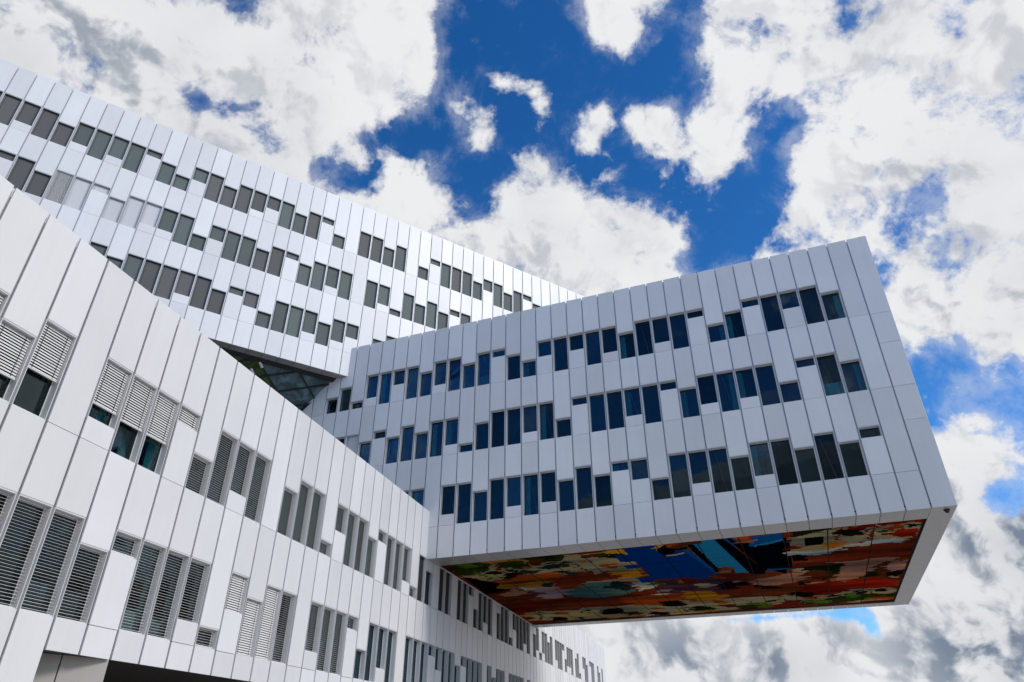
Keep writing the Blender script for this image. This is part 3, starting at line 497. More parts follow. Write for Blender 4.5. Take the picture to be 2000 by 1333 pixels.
def m_frame(h):
    def f():
        b = MB()
        a, c = 0.036, 0.054
        b.box(a, c, .012, .27, 0, h); b.box(1 - c, 1 - a, .012, .27, 0, h)
        b.box(c, 1 - c, .012, .27, h - .04, h); b.box(c, 1 - c, .03, .27, 0, .03)
        e = c + .018                                    # sash
        b.box(c, e, .215, .262, .03, h - .04); b.box(1 - e, 1 - c, .215, .262, .03, h - .04)
        b.box(e, 1 - e, .215, .262, h - .065, h - .04); b.box(e, 1 - e, .215, .262, .03, .055)
        return b.mesh('window', M_FRAME)
    return cached(('frame', round(h, 3)), f)
def m_gasket(h):
    def f():
        b = MB(); e, w = .072, .016
        b.box(e, e + w, .222, .258, .055, h - .065); b.box(1 - e - w, 1 - e, .222, .258, .055, h - .065)
        b.box(e + w, 1 - e - w, .222, .258, h - .065 - w, h - .065); b.box(e + w, 1 - e - w, .222, .258, .055, .055 + w)
        return b.mesh('gasket', M_GASKET)
    return cached(('gasket', round(h, 3)), f)
def m_pane(h, mat):
    return cached(('pane', round(h, 3), mat.name), lambda: MB().box(.072, .928, .236, .246, .055, h - .065).mesh('pane', mat))
def m_screen(h, mat):
    return cached(('screen', round(h, 3), mat.name), lambda: MB().box(.075, .925, .150, .156, .035, h - .045).mesh('screen', mat))
def m_guides(h, mat):
    def f():
        b = MB()
        for x in (.15, .838): b.box(x, x + .012, .118, .128, .03, h - .04)
        b.box(.057, .943, .09, .16, h - .085, h - .042)
        return b.mesh('guide', mat)
    return cached(('guide', round(h, 3), mat.name), f)
def m_slat(kind):
    def f():
        b = MB(); t = math.radians({'open': 25, 'open2': 16}.get(kind, 60)); w = .030 if kind == 'closed' else .023
        dy, dz = math.cos(t) * w, math.sin(t) * w
        x0, x1 = .066, .934
        # lamella: slightly crowned strip, inner edge up
        for s, u in ((-1, 0), (0, 1)):
            pass
        p = [(-dy, -dz), (0, .004), (dy, dz)]
        for (ya, za), (yb, zb) in zip(p, p[1:]):
            b.prism([(x0, ya, za), (x1, ya, za), (x1, yb, zb), (x0, yb, zb)], Vector((0, 0, .0022)))
        return b.mesh('slat', M_SLAT)
    return cached(('slat', kind), f)
def m_cord(h):
    def f():
        b = MB()
        for x in (.20, .80): b.box(x - .006, x + .006, .095, .10, -h, 0)
        return b.mesh('cord', M_CORD)
    return cached(('cord', round(h, 3)), f)
def m_curtain(h, side):
    def f():
        b = MB(); n = 10
        x0, x1 = {'L': (.075, .36), 'R': (.64, .925), 'W': (.075, .925)}[side]
        z1 = h - .09 if side != 'W' else h * .36
        pts = [(x0 + (x1 - x0) * i / n, .42 + .035 * math.sin(i * 2.2)) for i in range(n + 1)]
        for (xa, ya), (xb, yb) in zip(pts, pts[1:]):
            b.poly([(xa, ya, .08), (xb, yb, .08), (xb, yb, z1), (xa, ya, z1)])
        return b.mesh('curtain', M_CURTAIN)
    return cached(('curtain', round(h, 3), side), f)

slat_count = [0]
def add_slats(win, h, kind, drop=1.0):
    pitch = .072; n = int((h - .10) * drop / pitch)
    if slat_count[0] + n <= 300:
        slat_count[0] += n
        for i in range(n):
            link('slat', m_slat(kind), win, (0, .115, h - .085 - pitch * (i + .5)), rot=(random.uniform(-.05, .05), random.uniform(-.0025, .0025), 0))
    else:
        def f():
            s = m_slat(kind); b = MB()
            vs = [tuple(v.co) for v in s.vertices]; fs = [tuple(q.vertices) for q in s.polygons]
            for i in range(n):
                k = len(b.v); dz = h - .085 - pitch * (i + .5)
                b.v += [(x, y + .115, z + dz) for x, y, z in vs]; b.f += [tuple(k + j for j in q) for q in fs]
            return b.mesh('blind_slats', M_SLAT)
        o = link('blind_slats', cached(('slats', round(h, 3), kind, drop), f), win); o['kind'] = 'stuff'
    zb = h - .085 - pitch * n
    link('blind_rail', unit('blind_rail', M_SLAT), win, (.066, .088, zb - .028), (.868, .055, .026))
    if kind == 'closed': link('cord', m_cord(h - .09 - zb), win, (0, 0, h - .085))

def add_window(parent, x0, z, h, kind, curtain=None, diag_bar=False):
    w = link('window', m_frame(h), parent, (x0, 0, z))
    link('gasket', m_gasket(h), w)
    link('pane', m_pane(h, M_GLASS if kind == 'B' else M_GLASS_A), w, rot=(random.uniform(-.006, .006), 0, 0))
    if kind in ('g', 'n', 'w', 'd'):
        sm = {'d': M_SHADE_SHEET, 'g': M_SCREEN_G, 'n': M_SCREEN, 'w': M_SCREEN_W}[kind]
        link('screen', m_screen(h, sm), w)
        link('guide', m_guides(h, M_CORD if kind != 'w' else M_RAIL), w)
    elif kind in ('open', 'open2'):
        add_slats(w, h, kind)
    elif kind.startswith('closed'):
        d = kind[6:]; add_slats(w, h, 'closed', float(d) if d else 1.0)
    if diag_bar:
        b = MB(); b.prism([(.30, .60, h - .1), (.36, .60, h - .1), (.70, .60, .1), (.64, .60, .1)], Vector((0, .04, 0)))  # thin reddish diagonal bar behind the pane
        link('diag_bar', b.mesh('diag_bar', M_DIAG_BAR), w)
    if curtain: link('curtain', m_curtain(h, curtain), w)
    return w

# ---------------------------------------------------------------- facade
def facade(root, cols, xof, ztop, zbot, bases, rows, kindf, seams=None, curt=None, near=None, zbotf=None):
    """strip panels, joint rails and windows of one long front; z relative to root"""
    panels = []
    for c in cols:
        x0 = xof(c)
        z = ztop; zb_c = zbotf(c) if zbotf else zbot
        cuts = []
        if seams and c in seams:
            for s in seams[c]: cuts.append((s, s, False))
        else:
            for r, base in enumerate(bases):
                if base < zb_c + .2: continue
                w = rows[r].get(c)
                if w:
                    za, zl = base + w[0] * STEP, base + w[1] * STEP
                    cuts.append((za, zl, True))
                    add_window(root, x0, zl, za - zl, kindf(r, c), curt.get((r, c)) if curt else None, kindf(r, c) == 'B' and (r * 7 + c * 3) % 5 == 1 and za - zl > 1.5)
                    if w[1] > 0: cuts.append((base, base, False))
                else:
                    cuts.append((base, base, False))
        for za, zl, isw in cuts:
            g = 0 if isw else .008
            if z - za > .06: panels.append((x0 + GAP, x0 + 1 - GAP, za + g, z))
            z = zl - g
        panels.append((x0 + GAP, x0 + 1 - GAP, zb_c, z))
    panels.sort(key=near or (lambda q: 0))
    for i, (xa, xb, za, zb) in enumerate(panels[:300]):
        j = random.uniform(-.0015, .0015); t = random.uniform(-.0022, .0022)
        piece('panel', M_PANEL, root, xa, xb, j, j + .05, za, zb, (random.uniform(-.0012, .0012), 0, t))
    if len(panels) > 300:
        b = MB()
        for xa, xb, za, zb in panels[300:]: b.box(xa, xb, 0, .05, za, zb)
        o = link('panel_field', b.mesh('panel_field', M_PANEL), root); o['kind'] = 'stuff'
    for c in cols:
        zb_c = zbotf(c) if zbotf else zbot
        x = xof(c)
        piece('rail', M_RAIL, root, x - .033, x + .033, .062, .20, zb_c + .02, ztop - .10)

rng = np.random.RandomState(3)
GX = 'office bars crossing over one another'

# ================================================================ upper left bar (C)
ZC0, ZC1 = 21.99 + EYE, 36.86 + EYE
tC = 0.586249
bar_c = thing('office_block', 'highest long white office bar at upper left, with rows of grey screened windows', 'building', (-31.5787, 27.2579, ZC0), tC, GX)
rowsC = [parse(s) for s in WIN_C]
basesC = [32.10 - 21.99, 27.93 - 21.99, 23.76 - 21.99]
whiteC = {(1, c) for c in (5, 6, 7, 8, 9, 10)}
neutC = {(0, c) for c in list(range(-2, 5)) + list(range(13, 18)) + [20, 24, 25, 32]} | {(1, c) for c in (3, 4, 17, 18, 2)} | {(2, c) for c in (11, 12, 13, 14, 15, 17)}
def kindC(r, c):
    if (r, c) in whiteC: return 'closed' if c == 5 else 'w'
    return 'n' if (r, c) in neutC else 'g'
slat_count[0] = 290
facade(bar_c, range(-14, 56), lambda c: c, ZC1 - ZC0, 0, basesC, rowsC, kindC, near=lambda q: abs(q[0] - 15))
slat_count[0] = 0
HC = ZC1 - ZC0
link('interior_wall', MB().box(-14, 56, .85, .95, .2, HC - .3).mesh('interior_wall', M_ROOM), bar_c)
link('wall', MB().box(-14, 56, .96, 23.8, .25, HC - .3).mesh('wall', M_PANEL), bar_c)
link('roof', MB().box(-14, 56, .21, 23.8, HC - .28, HC - .16).mesh('roof', M_ROOF), bar_c)
for c in range(-14, 30):
    piece('soffit_panel', M_SOFFIT, bar_c, c + .015, c + .985, .06, .80, .0, .04)
link('soffit_void', MB().box(-14, 30, .81, 23.8, .15, .2).mesh('soffit_void', M_BACK), bar_c)

# ================================================================ right cantilever bar (B)
ZB0, ZB1 = 9.296 + EYE, 24.19 + EYE
tB = 2.761594 - math.pi
bar_b = thing('office_block', 'white cantilevered office bar jutting out at right with a colourful mural underneath', 'building', (19.1126, 28.8233, ZB0), tB, GX)
rowsB = [parse(s) for s in WIN_B]
basesB = [19.40 - 9.296, 15.22 - 9.296, 11.04 - 9.296]
seamB = {0: [19.314 - 9.296, 17.589 - 9.296, 15.193 - 9.296, 13.43 - 9.296], 1: [19.35 - 9.296, 15.21 - 9.296, 11.02 - 9.296]}
curtB = {(0, 2): 'R', (0, 7): 'L', (0, 8): 'R', (0, 13): 'L', (0, 19): 'L', (0, 25): 'L', (0, 29): 'L', (1, 2): 'R', (1, 3): 'W', (1, 7): 'L', (1, 8): 'R', (1, 10): 'L',
         (1, 13): 'L', (1, 18): 'L', (1, 24): 'L', (1, 25): 'L', (2, 7): 'L', (2, 14): 'L', (2, 19): 'L', (0, 22): 'W', (2, 26): 'L'}
def kindB(r, c):
    if (r, c) == (1, 31): return 'w'
    return 'B'
facade(bar_b, range(0, 44), lambda c: -(c + 1), ZB1 - ZB0, 0, basesB, rowsB, kindB, seams=seamB, curt=curtB, near=lambda q: -q[0])
HB = ZB1 - ZB0; DB = 23.9
link('interior_wall', MB().box(-60, -.96, .85, .95, .25, HB - .3).mesh('interior_wall', M_ROOM), bar_b)
link('wall', MB().box(-60, -.96, .96, DB - .06, .25, HB - .3).mesh('wall', M_PANEL), bar_b)
link('roof', MB().box(-60, -.06, .21, DB - .06, HB - .28, HB - .16).mesh('roof', M_ROOF), bar_b)
for k in range(24):                                   # blind end wall
    y0 = .06 + k * (DB - .06) / 24
    piece('end_panel', M_PANEL, bar_b, -.05, 0, y0 + (.0 if k == 0 else .03), y0 + .965, 0, HB)
for c in range(1, 28):
    piece('soffit_panel', M_SOFFIT, bar_b, -(c + 1) + .012, -c - .012, .06, 1.68, 0, .04)
    piece('soffit_panel', M_SOFFIT, bar_b, -(c + 1) + .012, -c - .012, 22.66, DB, 0, .04)
piece('soffit_panel', M_SOFFIT, bar_b, -1 + .0, -.06, .06, DB, 0, .04)
link('soffit_void', MB().box(-34, -.06, .06, DB - .07, .16, .22).mesh('soffit_void', M_BACK), bar_b)

# --- the mural: printed tiles with the picture as face colours
def lin(h):
    r = [int(h[i:i + 2], 16) / 255 for i in (0, 2, 4)]
    return np.array([v / 12.92 if v <= .04045 else ((v + .055) / 1.055) ** 2.4 for v in r])
def inside(P, pts):
    x, y = P[:, 0], P[:, 1]; r = np.zeros(len(P), bool); n = len(pts)
    for i in range(n):
        (xa, ya), (xb, yb) = pts[i], pts[i - 1]
        if ya == yb: continue
        r ^= ((ya > y) != (yb > y)) & (x < (xb - xa) * (y - ya) / (yb - ya) + xa)
    return r
def vnoise(x, y, seed):
    xi, yi = np.floor(x).astype(int), np.floor(y).astype(int); fx, fy = x - xi, y - yi
    fx, fy = fx * fx * (3 - 2 * fx), fy * fy * (3 - 2 * fy)
    h = lambda a, b: ((np.sin(a * 127.1 + b * 311.7 + seed * 74.7) * 43758.5453) % 1.0)
    return (h(xi, yi) * (1 - fx) + h(xi + 1, yi) * fx) * (1 - fy) + (h(xi, yi + 1) * (1 - fx) + h(xi + 1, yi + 1) * fx) * fy
CELL = .13
shapes = []
for c, s in MURAL_SHAPES:
    pts = [tuple(float(q) for q in t.split(',')) for t in s.split()]
    shapes.append((c, pts, min(p_[0] for p_ in pts), max(p_[0] for p_ in pts), min(p_[1] for p_ in pts), max(p_[1] for p_ in pts)))
pal = {k: lin(v) for k, v in MURAL_PAINT.items()}
def paint(U, V):
    # hand-brushed wobble so outlines are not ruler straight, except in the stepped blue print
    wu = (vnoise(U * .7, V * .7, 1) - .5) * .5 + (vnoise(U * 2.1, V * 3.1, 41) - .5) * .55 + (vnoise(U * .8, V * 6.5, 43) - .5) * .5
    wv = (vnoise(U * .7, V * .7, 2) - .5) * .5 + (vnoise(U * 1.2, V * 3.1, 42) - .5) * .5
    P = np.stack([U + wu, V + wv], 1); Q = np.stack([U, V], 1)
    base = pal['red'] if 'red' in pal else lin('6e3226')
    col = np.tile(base, (len(U), 1))
    t = vnoise(U * .25, V * .9, 5)
    col = col * (1 - .5 * (t > .62)[:, None]) + .5 * (t > .62)[:, None] * lin('8a4b28')
    sharp = ('blue', 'lblue', 'mblue', 'navy', 'black')
    blue = np.zeros(len(U), bool)
    for c, pts, u0, u1, v0, v1 in shapes:
        X = Q if c in sharp else P
        near_ = (X[:, 0] > u0) & (X[:, 0] < u1) & (X[:, 1] > v0) & (X[:, 1] < v1)
        if not near_.any(): continue
        idx = np.where(near_)[0]; ins = idx[inside(X[idx], pts)]
        col[ins] = pal[c]; blue[ins] = c in sharp
    # brushwork: long soft sweeps of light and dark along the bar, warmer in the middle of each sweep
    s1 = vnoise(U * .35 + .6 * V, V * 1.3, 3); s2 = vnoise(U * .8, V * 4.5, 4); s3 = vnoise(U * .30, V * .45, 9)
    k = np.where(blue, .92 + .16 * vnoise(U * 1.0, V * 8.5, 6), (.40 + .80 * s1 + .45 * s2) * (.75 + .7 * s3))
    warm = np.where(blue, 0, (s1 - .45) * .9 + (vnoise(U * .5, V * 1.6, 8) - .5) * .5)
    k = k * .72
    return np.clip(col * k[:, None] * (1 + warm[:, None] * np.array([.55, .12, -.6])), 0, 1)
NV = 5
vs_ = np.linspace(1.72, 22.62, NV + 1)
for iu in range(13):
    u0, u1 = 1.07 + iu * 2.06, 1.07 + (iu + 1) * 2.06
    for iv in range(NV):
        a0, a1, b0, b1 = u0 + .028, u1 - .028, vs_[iv] + .016, vs_[iv + 1] - .016
        nu, nv = 36, 34
        gu, gv = np.linspace(a0, a1, nu + 1), np.linspace(b0, b1, nv + 1)
        vv = [(-u, v, .09) for v in gv for u in gu]
        ff = [(j * (nu + 1) + i, j * (nu + 1) + i + 1, (j + 1) * (nu + 1) + i + 1, (j + 1) * (nu + 1) + i) for j in range(nv) for i in range(nu)]
        b = len(vv)                                   # tile edge
        vv += [(-a0, b0, .12), (-a1, b0, .12), (-a1, b1, .12), (-a0, b1, .12)]
        cs = [0, nu, nv * (nu + 1) + nu, nv * (nu + 1)]
        ff += [(cs[i], b + i, b + (i + 1) % 4, cs[(i + 1) % 4]) for i in range(4)]
        me = bpy.data.meshes.new('mural_tile'); me.from_pydata(vv, [], ff); me.update(); me.materials.append(M_MURAL)
        cu, cv = np.meshgrid((gu[1:] + gu[:-1]) / 2, (gv[1:] + gv[:-1]) / 2)
        C = paint(cu.ravel(), cv.ravel())
        full = np.ones((len(ff), 4, 4), np.float32); full[:, :, :3] = .02
        full[:nu * nv, :, :3] = C[:, None, :]
        atr = me.color_attributes.new('print', 'FLOAT_COLOR', 'CORNER')
        atr.data.foreach_set('color', full.ravel())
        link('mural_tile', me, bar_b)

# ================================================================ near left bar (A)
ZA1 = 11.933 + EYE
tA = 1.289286
bar_a = thing('office_block', 'nearest low white office bar at lower left with white slatted window blinds', 'building', (-12.1452, 12.4345, 0), tA, GX)
rowsA = [parse(s) for s in WIN_A]
basesA = [7.0 + EYE, 2.82 + EYE]
RECESS = 2.13 + EYE
def kindA(r, c):
    if r == 0:
        if c in (0, 1, 2, 4, 5, 6): return 'closed%g' % {0: .62, 1: .66, 2: .55, 4: .76, 5: .60, 6: .60}[c]
        if c == 7: return 'closed'
        return 'open' if c <= 25 else ('d' if c <= 47 else 'n')  # black sheets added under the cantilever, imitating shaded panes
    if c in (11, 12, 13): return 'closed'
    return 'open2' if c <= 19 else 'plain'
curtA = {(0, 4): 'R', (0, 5): 'R', (0, 6): 'R'}
facade(bar_a, range(-16, 86), lambda c: c, ZA1, 0, basesA, rowsA, kindA, curt=curtA, near=lambda q: q[0] if q[0] > -1 else 500, zbotf=lambda c: 0.0 if c < 5 else RECESS)
piece('rail', M_RAIL, bar_a, 85.96, 86.04, .062, .20, RECESS + .02, ZA1 - .1)
link('interior_wall', MB().box(-16, 86, .85, .95, RECESS + .3, ZA1 - .3).mesh('interior_wall', M_ROOM), bar_a)
link('wall', MB().box(-16, 86, .96, 23.8, RECESS + .3, ZA1 - .3).mesh('wall', M_PANEL), bar_a)
link('roof', MB().box(-16, 86, .21, 23.8, ZA1 - .28, ZA1 - .16).mesh('roof', M_ROOF), bar_a)
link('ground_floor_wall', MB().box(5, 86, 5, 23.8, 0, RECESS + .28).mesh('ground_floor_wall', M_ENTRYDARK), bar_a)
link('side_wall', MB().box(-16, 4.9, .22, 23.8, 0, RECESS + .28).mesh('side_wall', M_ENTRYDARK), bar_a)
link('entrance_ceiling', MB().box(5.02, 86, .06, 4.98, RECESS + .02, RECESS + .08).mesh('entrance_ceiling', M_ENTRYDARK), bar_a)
# splayed entrance wall, two slabs
for (xa, ya), (xb, yb) in (((5.1, .88), (5.98, .50)), ((6.01, .487), (7.02, .06))):
    nrm = Vector((yb - ya, -(xb - xa), 0)).normalized()
    b = MB().prism([(xa, ya, 0), (xb, yb, 0), (xb, yb, RECESS + .012), (xa, ya, RECESS + .012)], -nrm * .12)
    link('splayed_wall_slab', b.mesh('splayed_wall_slab', M_ENTRY), bar_a)

# ================================================================ glass atrium roof between the bars
P0 = Vector((-31.5787, 27.2579, 0)) + Vector((-.55324, .833022, 0)) * .95 + Vector((0, 0, 21.99 + EYE))
D1 = Vector((.833022, .55324, 0)); E2 = Vector((-.383599, .57759, -.720585)); NG = Vector((-.398656, .600263, .693367))
if NG.z > 0: NG = -NG                                 # faces down to the viewer
atrium = thing('glass_roof', 'dark sloping glass atrium roof with black bars tucked under the highest office bar', 'roof', tuple(P0 + D1 * 21 + Vector((0, 0, -2))))
AO = Vector(atrium.location)
G = lambda s, t, k=0: P0 + D1 * s + E2 * t + NG * k - AO
def clip(poly, a, b, c):
    out = []
    for i in range(len(poly)):
        p_, q_ = poly[i - 1], poly[i]
        dp, dq = a * p_[0] + b * p_[1] - c, a * q_[0] + b * q_[1] - c
        if (dp >= 0) != (dq >= 0):
            k = dp / (dp - dq); out.append((p_[0] + k * (q_[0] - p_[0]), p_[1] + k * (q_[1] - p_[1])))
        if dq >= 0: out.append(q_)
    return out
f1, f2 = (1.0, .93), (1.0, -.457)                     # directions of the two bar families
det = f1[0] * f2[1] - f1[1] * f2[0]
a1, b1, c1 = -1.0, -.697, -24.56                      # keep left of the wing wall: s + .697 t <= 24.56
def node(i, j):                                       # crossing of bar i of family one and bar j of family two
    s1, s2 = 18.85 + 2.66 * i, 18.62 + 2.9 * j
    # s1 + k f1 ; s2 + m f2 at t: t = .93 k = -.457 m + .13
    t = (s2 + .13 / .457 - s1) / (1 / .93 + 1 / .457)
    return (s1 + t / .93, t)
for i in range(-3, 4):
    for j in range(-3, 8):
        q = [node(i, j), node(i + 1, j), node(i + 1, j + 1), node(i, j + 1)]
        q = clip(q, 0, 1, .02); 
        if len(q) > 2: q = clip(q, a1, b1, c1)
        if len(q) > 2: q = clip(q, 0, -1, -7.0)
        if len(q) < 3: continue
        ar = abs(sum(q[k - 1][0] * q[k][1] - q[k][0] * q[k - 1][1] for k in range(len(q)))) / 2
        if ar < .05: continue
        cs = sum(p_[0] for p_ in q) / len(q)
        m_ = M_ATRIUM_G if cs < 20.3 and sum(p_[1] for p_ in q) / len(q) < 3 else M_ATRIUM
        link('pane', MB().prism([G(*p_) for p_ in q], NG * -.03).mesh('pane', m_), atrium)
def gbar(p_, q_, w, h=.09):
    link('bar', MB().bar(G(*p_), G(*q_), w, h, NG).mesh('bar', M_DARKSTEEL), atrium)
for i in range(-2, 4):
    s1 = 18.85 + 2.66 * i; t1 = 7.0
    lim = (24.5 - s1) / (1 / .93 + .697)
    gbar((s1, .02), (s1 + min(t1, lim) / .93, min(t1, lim)), .085)
for j in range(-2, 6):
    s2 = 18.62 + 2.9 * j + .13 / .457
    t_hi = 7.0
    t_lo = .02
    if s2 > 24.5: t_lo = (s2 - 24.5) / (1 / .457 - .697)
    if t_lo < t_hi: gbar((s2 - t_lo / .457, t_lo), (s2 - t_hi / .457, t_hi), .085, .08)
gbar((11, .0), (24.6, .0), .34, .16)
gbar((24.6, -.06), (24.6 - .697 * 7.06, 7.0), .22, .14)
for k, (s, t, lab) in enumerate(((19.08, .19, 'upper small white tubular spotlight fixed to the dark atrium glass roof'), (18.72, .76, 'lower small white tubular spotlight peeping above the near parapet under the atrium roof'))):
    r = thing('spotlight', lab, 'lamp', tuple(G(s, t, .1) + AO), 0, 'spotlights on the atrium roof')
    ax = (D1 * .8 + E2 * .9 + NG * .4).normalized()
    def cyl(a, c, rad):
        a, c = Vector(a), Vector(c); d = (c - a).normalized(); x = d.orthogonal().normalized(); y = d.cross(x)
        return MB().prism([a + x * rad * math.cos(i * math.pi / 6) + y * rad * math.sin(i * math.pi / 6) for i in range(12)], c - a)
    link('lamp_body', cyl(-ax * .05, ax * .36, .085).mesh('lamp_body', M_LAMP), r)
    link('bracket', cyl((0, 0, 0), -NG * .12, .025).mesh('bracket', M_LAMP), r)

# ================================================================ security camera under the corner
wb = lambda x, y, z: Vector((19.1126, 28.8233, ZB0)) + Vector((math.cos(tB) * x - math.sin(tB) * y, math.sin(tB) * x + math.cos(tB) * y, z))
sc = thing('security_camera', 'small black dome security camera under the right corner of the cantilever', 'camera', tuple(wb(-.36, .55, 0)))
def lathe(prof, n=16):
    b = MB()
    for r, z in prof: b.v += [(r * math.cos(2 * math.pi * i / n), r * math.sin(2 * math.pi * i / n), z) for i in range(n)]
    for k in range(len(prof) - 1):
        for i in range(n):
            j = (i + 1) % n; b.f.append((k * n + i, k * n + j, (k + 1) * n + j, (k + 1) * n + i))
    return b
link('base', lathe([(.0, 0), (.13, 0), (.13, -.04), (.11, -.05), (0, -.05)]).mesh('base', M_GASKET), sc)
link('dome', lathe([(.10, -.05)] + [(.10 * math.cos(a), -.05 - .10 * math.sin(a)) for a in np.linspace(.2, 1.5, 6)]).mesh('dome', M_BLACKGLOSS), sc)

# ================================================================ white bar across the plaza, mirrored in the lowest cantilever windows
op = thing('office_block', 'white office bar across the plaza, showing only as a reflection in the lowest cantilever windows', 'building', (-44, -10.6, 0), math.radians(-.6))
link('wall', MB().box(0, 54, -20, -.1, 24, 31.6).mesh('wall', M_RAIL), op)
for k in range(18): piece('panel', M_PANEL, op, k * 3 + .06, k * 3 + 2.94, -.09, 0, 29.3, 31.8)
link('lower_wall', MB().box(0, 54, -20, -1.5, 0, 24).mesh('lower_wall', M_ENTRYDARK), op)
link('lower_glazing', MB().box(0, 54, -.6, -.3, 24, 29.2).mesh('lower_glazing', M_ENTRYDARK), op)

# ================================================================ ground
g = link('ground', MB().box(-6000, 6000, -6000, 6000, -.5, 0).mesh('ground', M_GROUND)); g['kind'] = 'structure'

# ================================================================ sky dome: clouds painted as cover, with noise for their texture
def degs(s): return np.array([[float(q) for q in t.split(',')] for t in s.split()])
az = np.concatenate([np.arange(-66, 66, .55), np.arange(66, 294, 4.0)])
el = np.concatenate([[-8, -4, -2], np.arange(-.5, 64, .55), np.arange(64, 88, 2.5), [88.5]])
AZ, EL = np.meshgrid(az, el); A_, E_ = AZ.ravel(), EL.ravel()
rad = np.pi / 180
DX, DY, DZ = np.sin(A_ * rad) * np.cos(E_ * rad), np.cos(A_ * rad) * np.cos(E_ * rad), np.sin(E_ * rad)
def sdist(poly):
    """signed angular distance in degrees to a polygon, negative inside"""
    k = np.cos(np.mean(poly[:, 1]) * rad); a0 = np.mean(poly[:, 0])
    P = np.stack([(((A_ - a0 + 180) % 360) - 180) * k, E_], 1); Q = np.stack([(poly[:, 0] - a0) * k, poly[:, 1]], 1)
    d = np.full(len(P), 1e9)
    for i in range(len(Q)):
        a, b = Q[i - 1], Q[i]; e = b - a
        t = np.clip(((P - a) @ e) / max(e @ e, 1e-9), 0, 1); d = np.minimum(d, np.hypot(*(P - a - t[:, None] * e).T))
    return np.where(inside(P, [tuple(q) for q in Q]), -d, d)
sm = lambda x: np.clip(x, 0, 1) ** 2 * (3 - 2 * np.clip(x, 0, 1))
cover = np.ones(len(A_))
for s, t in SKY_GAPS: cover = np.minimum(cover, 1 - s * np.clip(.5 - sdist(degs(t)) / 2.6, 0, 1))
for s, t in SKY_PUFFS: cover = np.maximum(cover, s * np.clip(.46 - sdist(degs(t)) / 2.0, 0, 1))
nx = vnoise(DX * 2.2 + 9, DY * 2.2 + DZ * 1.3, 11) * .6 + vnoise(DX * 5 + 3, DY * 5 + DZ * 3, 12) * .4
cover = cover + .7 * sm((15 - E_) / 5) * sm((cover - .25) / .5)
outc = np.clip(.66 + 2.4 * (nx - .5) + .30 * DX, 0, 1)  # cloud cover out of view, raised to brighten the facades
wa = sm((66 - np.abs(((A_ + 180) % 360) - 180)) / 9) * sm((63 - E_) / 7)
cover = cover * wa + outc * (1 - wa)
sun_sep = np.degrees(np.arccos(np.clip(DX * SUN_DIR.x + DY * SUN_DIR.y + DZ * SUN_DIR.z, -1, 1)))
cover = np.where(sun_sep < 23, np.minimum(cover, -.5 + 1.5 * sm((sun_sep - 9) / 14)), cover)   # unseen cloud cover cleared around the sun so its light gets through
grey = np.zeros(len(A_))
for s, a, e, r in SKY_GREY:
    q = (DX * math.sin(a * rad) * math.cos(e * rad) + DY * math.cos(a * rad) * math.cos(e * rad) + DZ * math.sin(e * rad))
    grey = np.maximum(grey, s * np.exp(-(np.arccos(np.clip(q, -1, 1)) / rad / r) ** 2))
RS = 9000.0
vv = [(x * RS, y * RS, z * RS) for x, y, z in zip(DX, DY, DZ)]
na, ne = len(az), len(el)
ff = [(j * na + i, j * na + (i + 1) % na, (j + 1) * na + (i + 1) % na, (j + 1) * na + i) for j in range(ne - 1) for i in range(na)]
ff.append(tuple((ne - 1) * na + i for i in range(na)))
me = bpy.data.meshes.new('sky'); me.from_pydata(vv, [], ff); me.update()
for nm, arr in (('cover', cover), ('grey', grey)):
    t = me.attributes.new(nm, 'FLOAT', 'POINT'); t.data.foreach_set('value', arr.astype(np.float32))
me.polygons.foreach_set('use_smooth', [True] * len(me.polygons))
mt = bpy.data.materials.new('cloud_layer'); mt.use_nodes = True
n, l = mt.node_tree.nodes, mt.node_tree.links
n.clear()
def mth(op, a, b=None, c=None, clampit=False):
    nd = n.new('ShaderNodeMath'); nd.operation = op; nd.use_clamp = clampit
    for i, v in enumerate((a, b, c)):
        if v is None: continue
        if isinstance(v, (int, float)): nd.inputs[i].default_value = v
        else: l.new(v, nd.inputs[i])
    return nd.outputs[0]
def rngn(v, a, b, c, d, smooth=True):
    nd = n.new('ShaderNodeMapRange'); nd.interpolation_type = 'SMOOTHSTEP' if smooth else 'LINEAR'
    l.new(v, nd.inputs[0])
    for i, q in enumerate((a, b, c, d)): nd.inputs[i + 1].default_value = q
    return nd.outputs[0]
out = n.new('ShaderNodeOutputMaterial')
geo = n.new('ShaderNodeNewGeometry')
nrmv = n.new('ShaderNodeVectorMath'); nrmv.operation = 'NORMALIZE'; l.new(geo.outputs['Position'], nrmv.inputs[0])
def noise(scale, detail, rough, dist=0.0, off=(0, 0, 0), sq=(1, 1, 1)):
    mp = n.new('ShaderNodeMapping'); mp.inputs['Location'].default_value = off; mp.inputs['Scale'].default_value = sq
    l.new(nrmv.outputs[0], mp.inputs['Vector'])
    t = n.new('ShaderNodeTexNoise'); t.inputs['Scale'].default_value = scale; t.inputs['Detail'].default_value = detail
    t.inputs['Roughness'].default_value = rough; t.inputs['Distortion'].default_value = dist
    l.new(mp.outputs[0], t.inputs['Vector']); return t.outputs['Fac']
ac = n.new('ShaderNodeAttribute'); ac.attribute_name = 'cover'
ag = n.new('ShaderNodeAttribute'); ag.attribute_name = 'grey'
def noise_at(scale, detail, rough, toward):
    ad = n.new('ShaderNodeVectorMath'); ad.operation = 'ADD'; ad.inputs[1].default_value = tuple(SUN_DIR * toward)
    l.new(warp.outputs[0], ad.inputs[0])
    t = n.new('ShaderNodeTexNoise'); t.inputs['Scale'].default_value = scale; t.inputs['Detail'].default_value = detail
    t.inputs['Roughness'].default_value = rough
    l.new(ad.outputs[0], t.inputs['Vector']); return t.outputs['Fac']
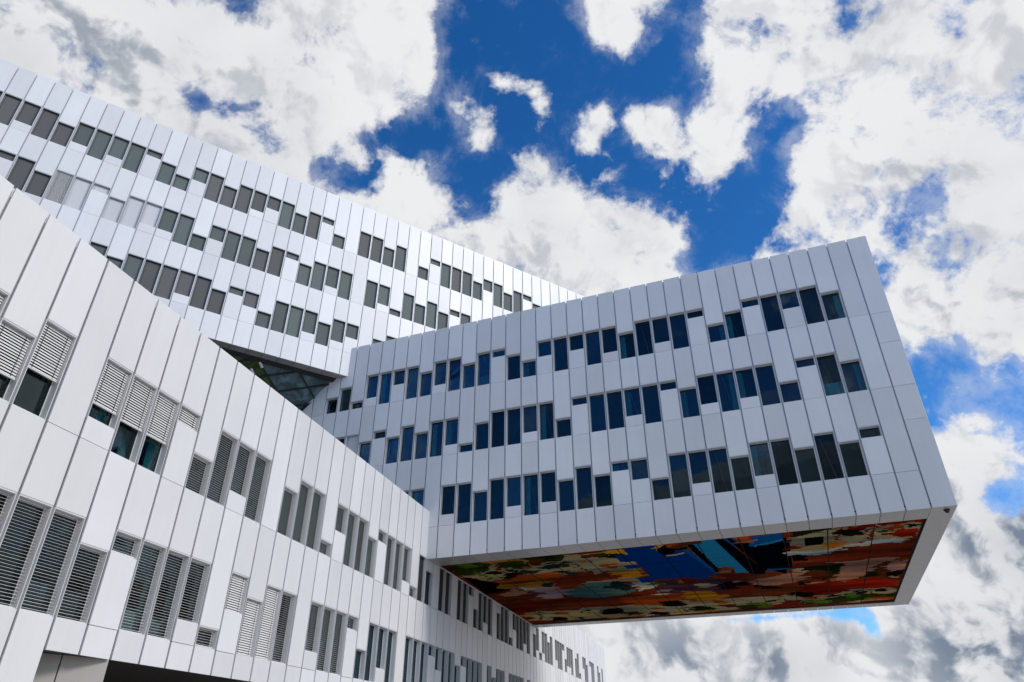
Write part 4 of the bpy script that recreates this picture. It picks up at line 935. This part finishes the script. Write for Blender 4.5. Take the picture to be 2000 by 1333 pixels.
wz = n.new('ShaderNodeTexNoise'); wz.inputs['Scale'].default_value = 6; wz.inputs['Detail'].default_value = 5
l.new(nrmv.outputs[0], wz.inputs['Vector'])
wsub = n.new('ShaderNodeVectorMath'); wsub.operation = 'MULTIPLY_ADD'; wsub.inputs[1].default_value = (.11, .11, .11)
l.new(wz.outputs['Color'], wsub.inputs[0]); l.new(nrmv.outputs[0], wsub.inputs[2]); warp = wsub
n1 = noise_at(11, 14, .60, 0); n1s = noise_at(11, 4, .5, 0); n1b = noise_at(11, 4, .5, .028); n2 = noise(38, 10, .62, 0, (3, 1, 2))
n3 = noise(4.5, 5, .5, 0, (7, 2, 5)); n5 = noise(6, 10, .68, .6, (4, 4, 1)); n6 = noise_at(30, 5, .55, .0); n6b = noise_at(30, 5, .55, .010)
n7 = noise(85, 6, .6, .3, (2, 6, 3))
edge = mth('ADD', mth('MULTIPLY_ADD', mth('SUBTRACT', n1, .5), 2.4, mth('MULTIPLY', mth('SUBTRACT', n7, .5), .28)), mth('MULTIPLY', mth('SUBTRACT', n2, .5), .85))
d = mth('ADD', edge, ac.outputs['Fac'])
crisp = rngn(d, .40, .92, 0, 1)
veil = mth('MULTIPLY', rngn(d, -.05, .62, 0, .36), rngn(n5, .42, .62, 0, 1))
alpha = mth('MAXIMUM', crisp, veil)
core = rngn(d, .5, 1.1, 0, 1)
# sides turned to the sun stay white, the far sides of each billow fall to grey
slope = mth('ADD', mth('MULTIPLY', mth('SUBTRACT', n1b, n1s), 4.0), mth('MULTIPLY', mth('SUBTRACT', n6b, n6), 1.8))
shade = rngn(slope, -.15, .65, 0, 1)
g1 = mth('MULTIPLY', ag.outputs['Fac'], mth('ADD', mth('MULTIPLY', shade, .95), rngn(n3, .30, .65, .05, .40)))
g2 = mth('MULTIPLY', mth('MULTIPLY', shade, .19), core)
g3 = mth('MULTIPLY', rngn(n3, .48, .72, 0, .16), core)
gr = mth('ADD', mth('ADD', g1, g2), g3, clampit=True)
mixc = n.new('ShaderNodeMix'); mixc.data_type = 'RGBA'
l.new(gr, mixc.inputs[0]); mixc.inputs[6].default_value = (0.95, 0.955, 0.97, 1); mixc.inputs[7].default_value = (0.22, 0.275, 0.365, 1)
em = n.new('ShaderNodeEmission'); l.new(mixc.outputs[2], em.inputs['Color']); em.inputs['Strength'].default_value = 0.65
tr = n.new('ShaderNodeBsdfTransparent')
mix = n.new('ShaderNodeMixShader'); l.new(alpha, mix.inputs[0]); l.new(tr.outputs[0], mix.inputs[1]); l.new(em.outputs[0], mix.inputs[2])
l.new(mix.outputs[0], out.inputs['Surface'])
mt.cycles.emission_sampling = 'NONE'
me.materials.append(mt)
sky = link('sky', me); sky['kind'] = 'structure'
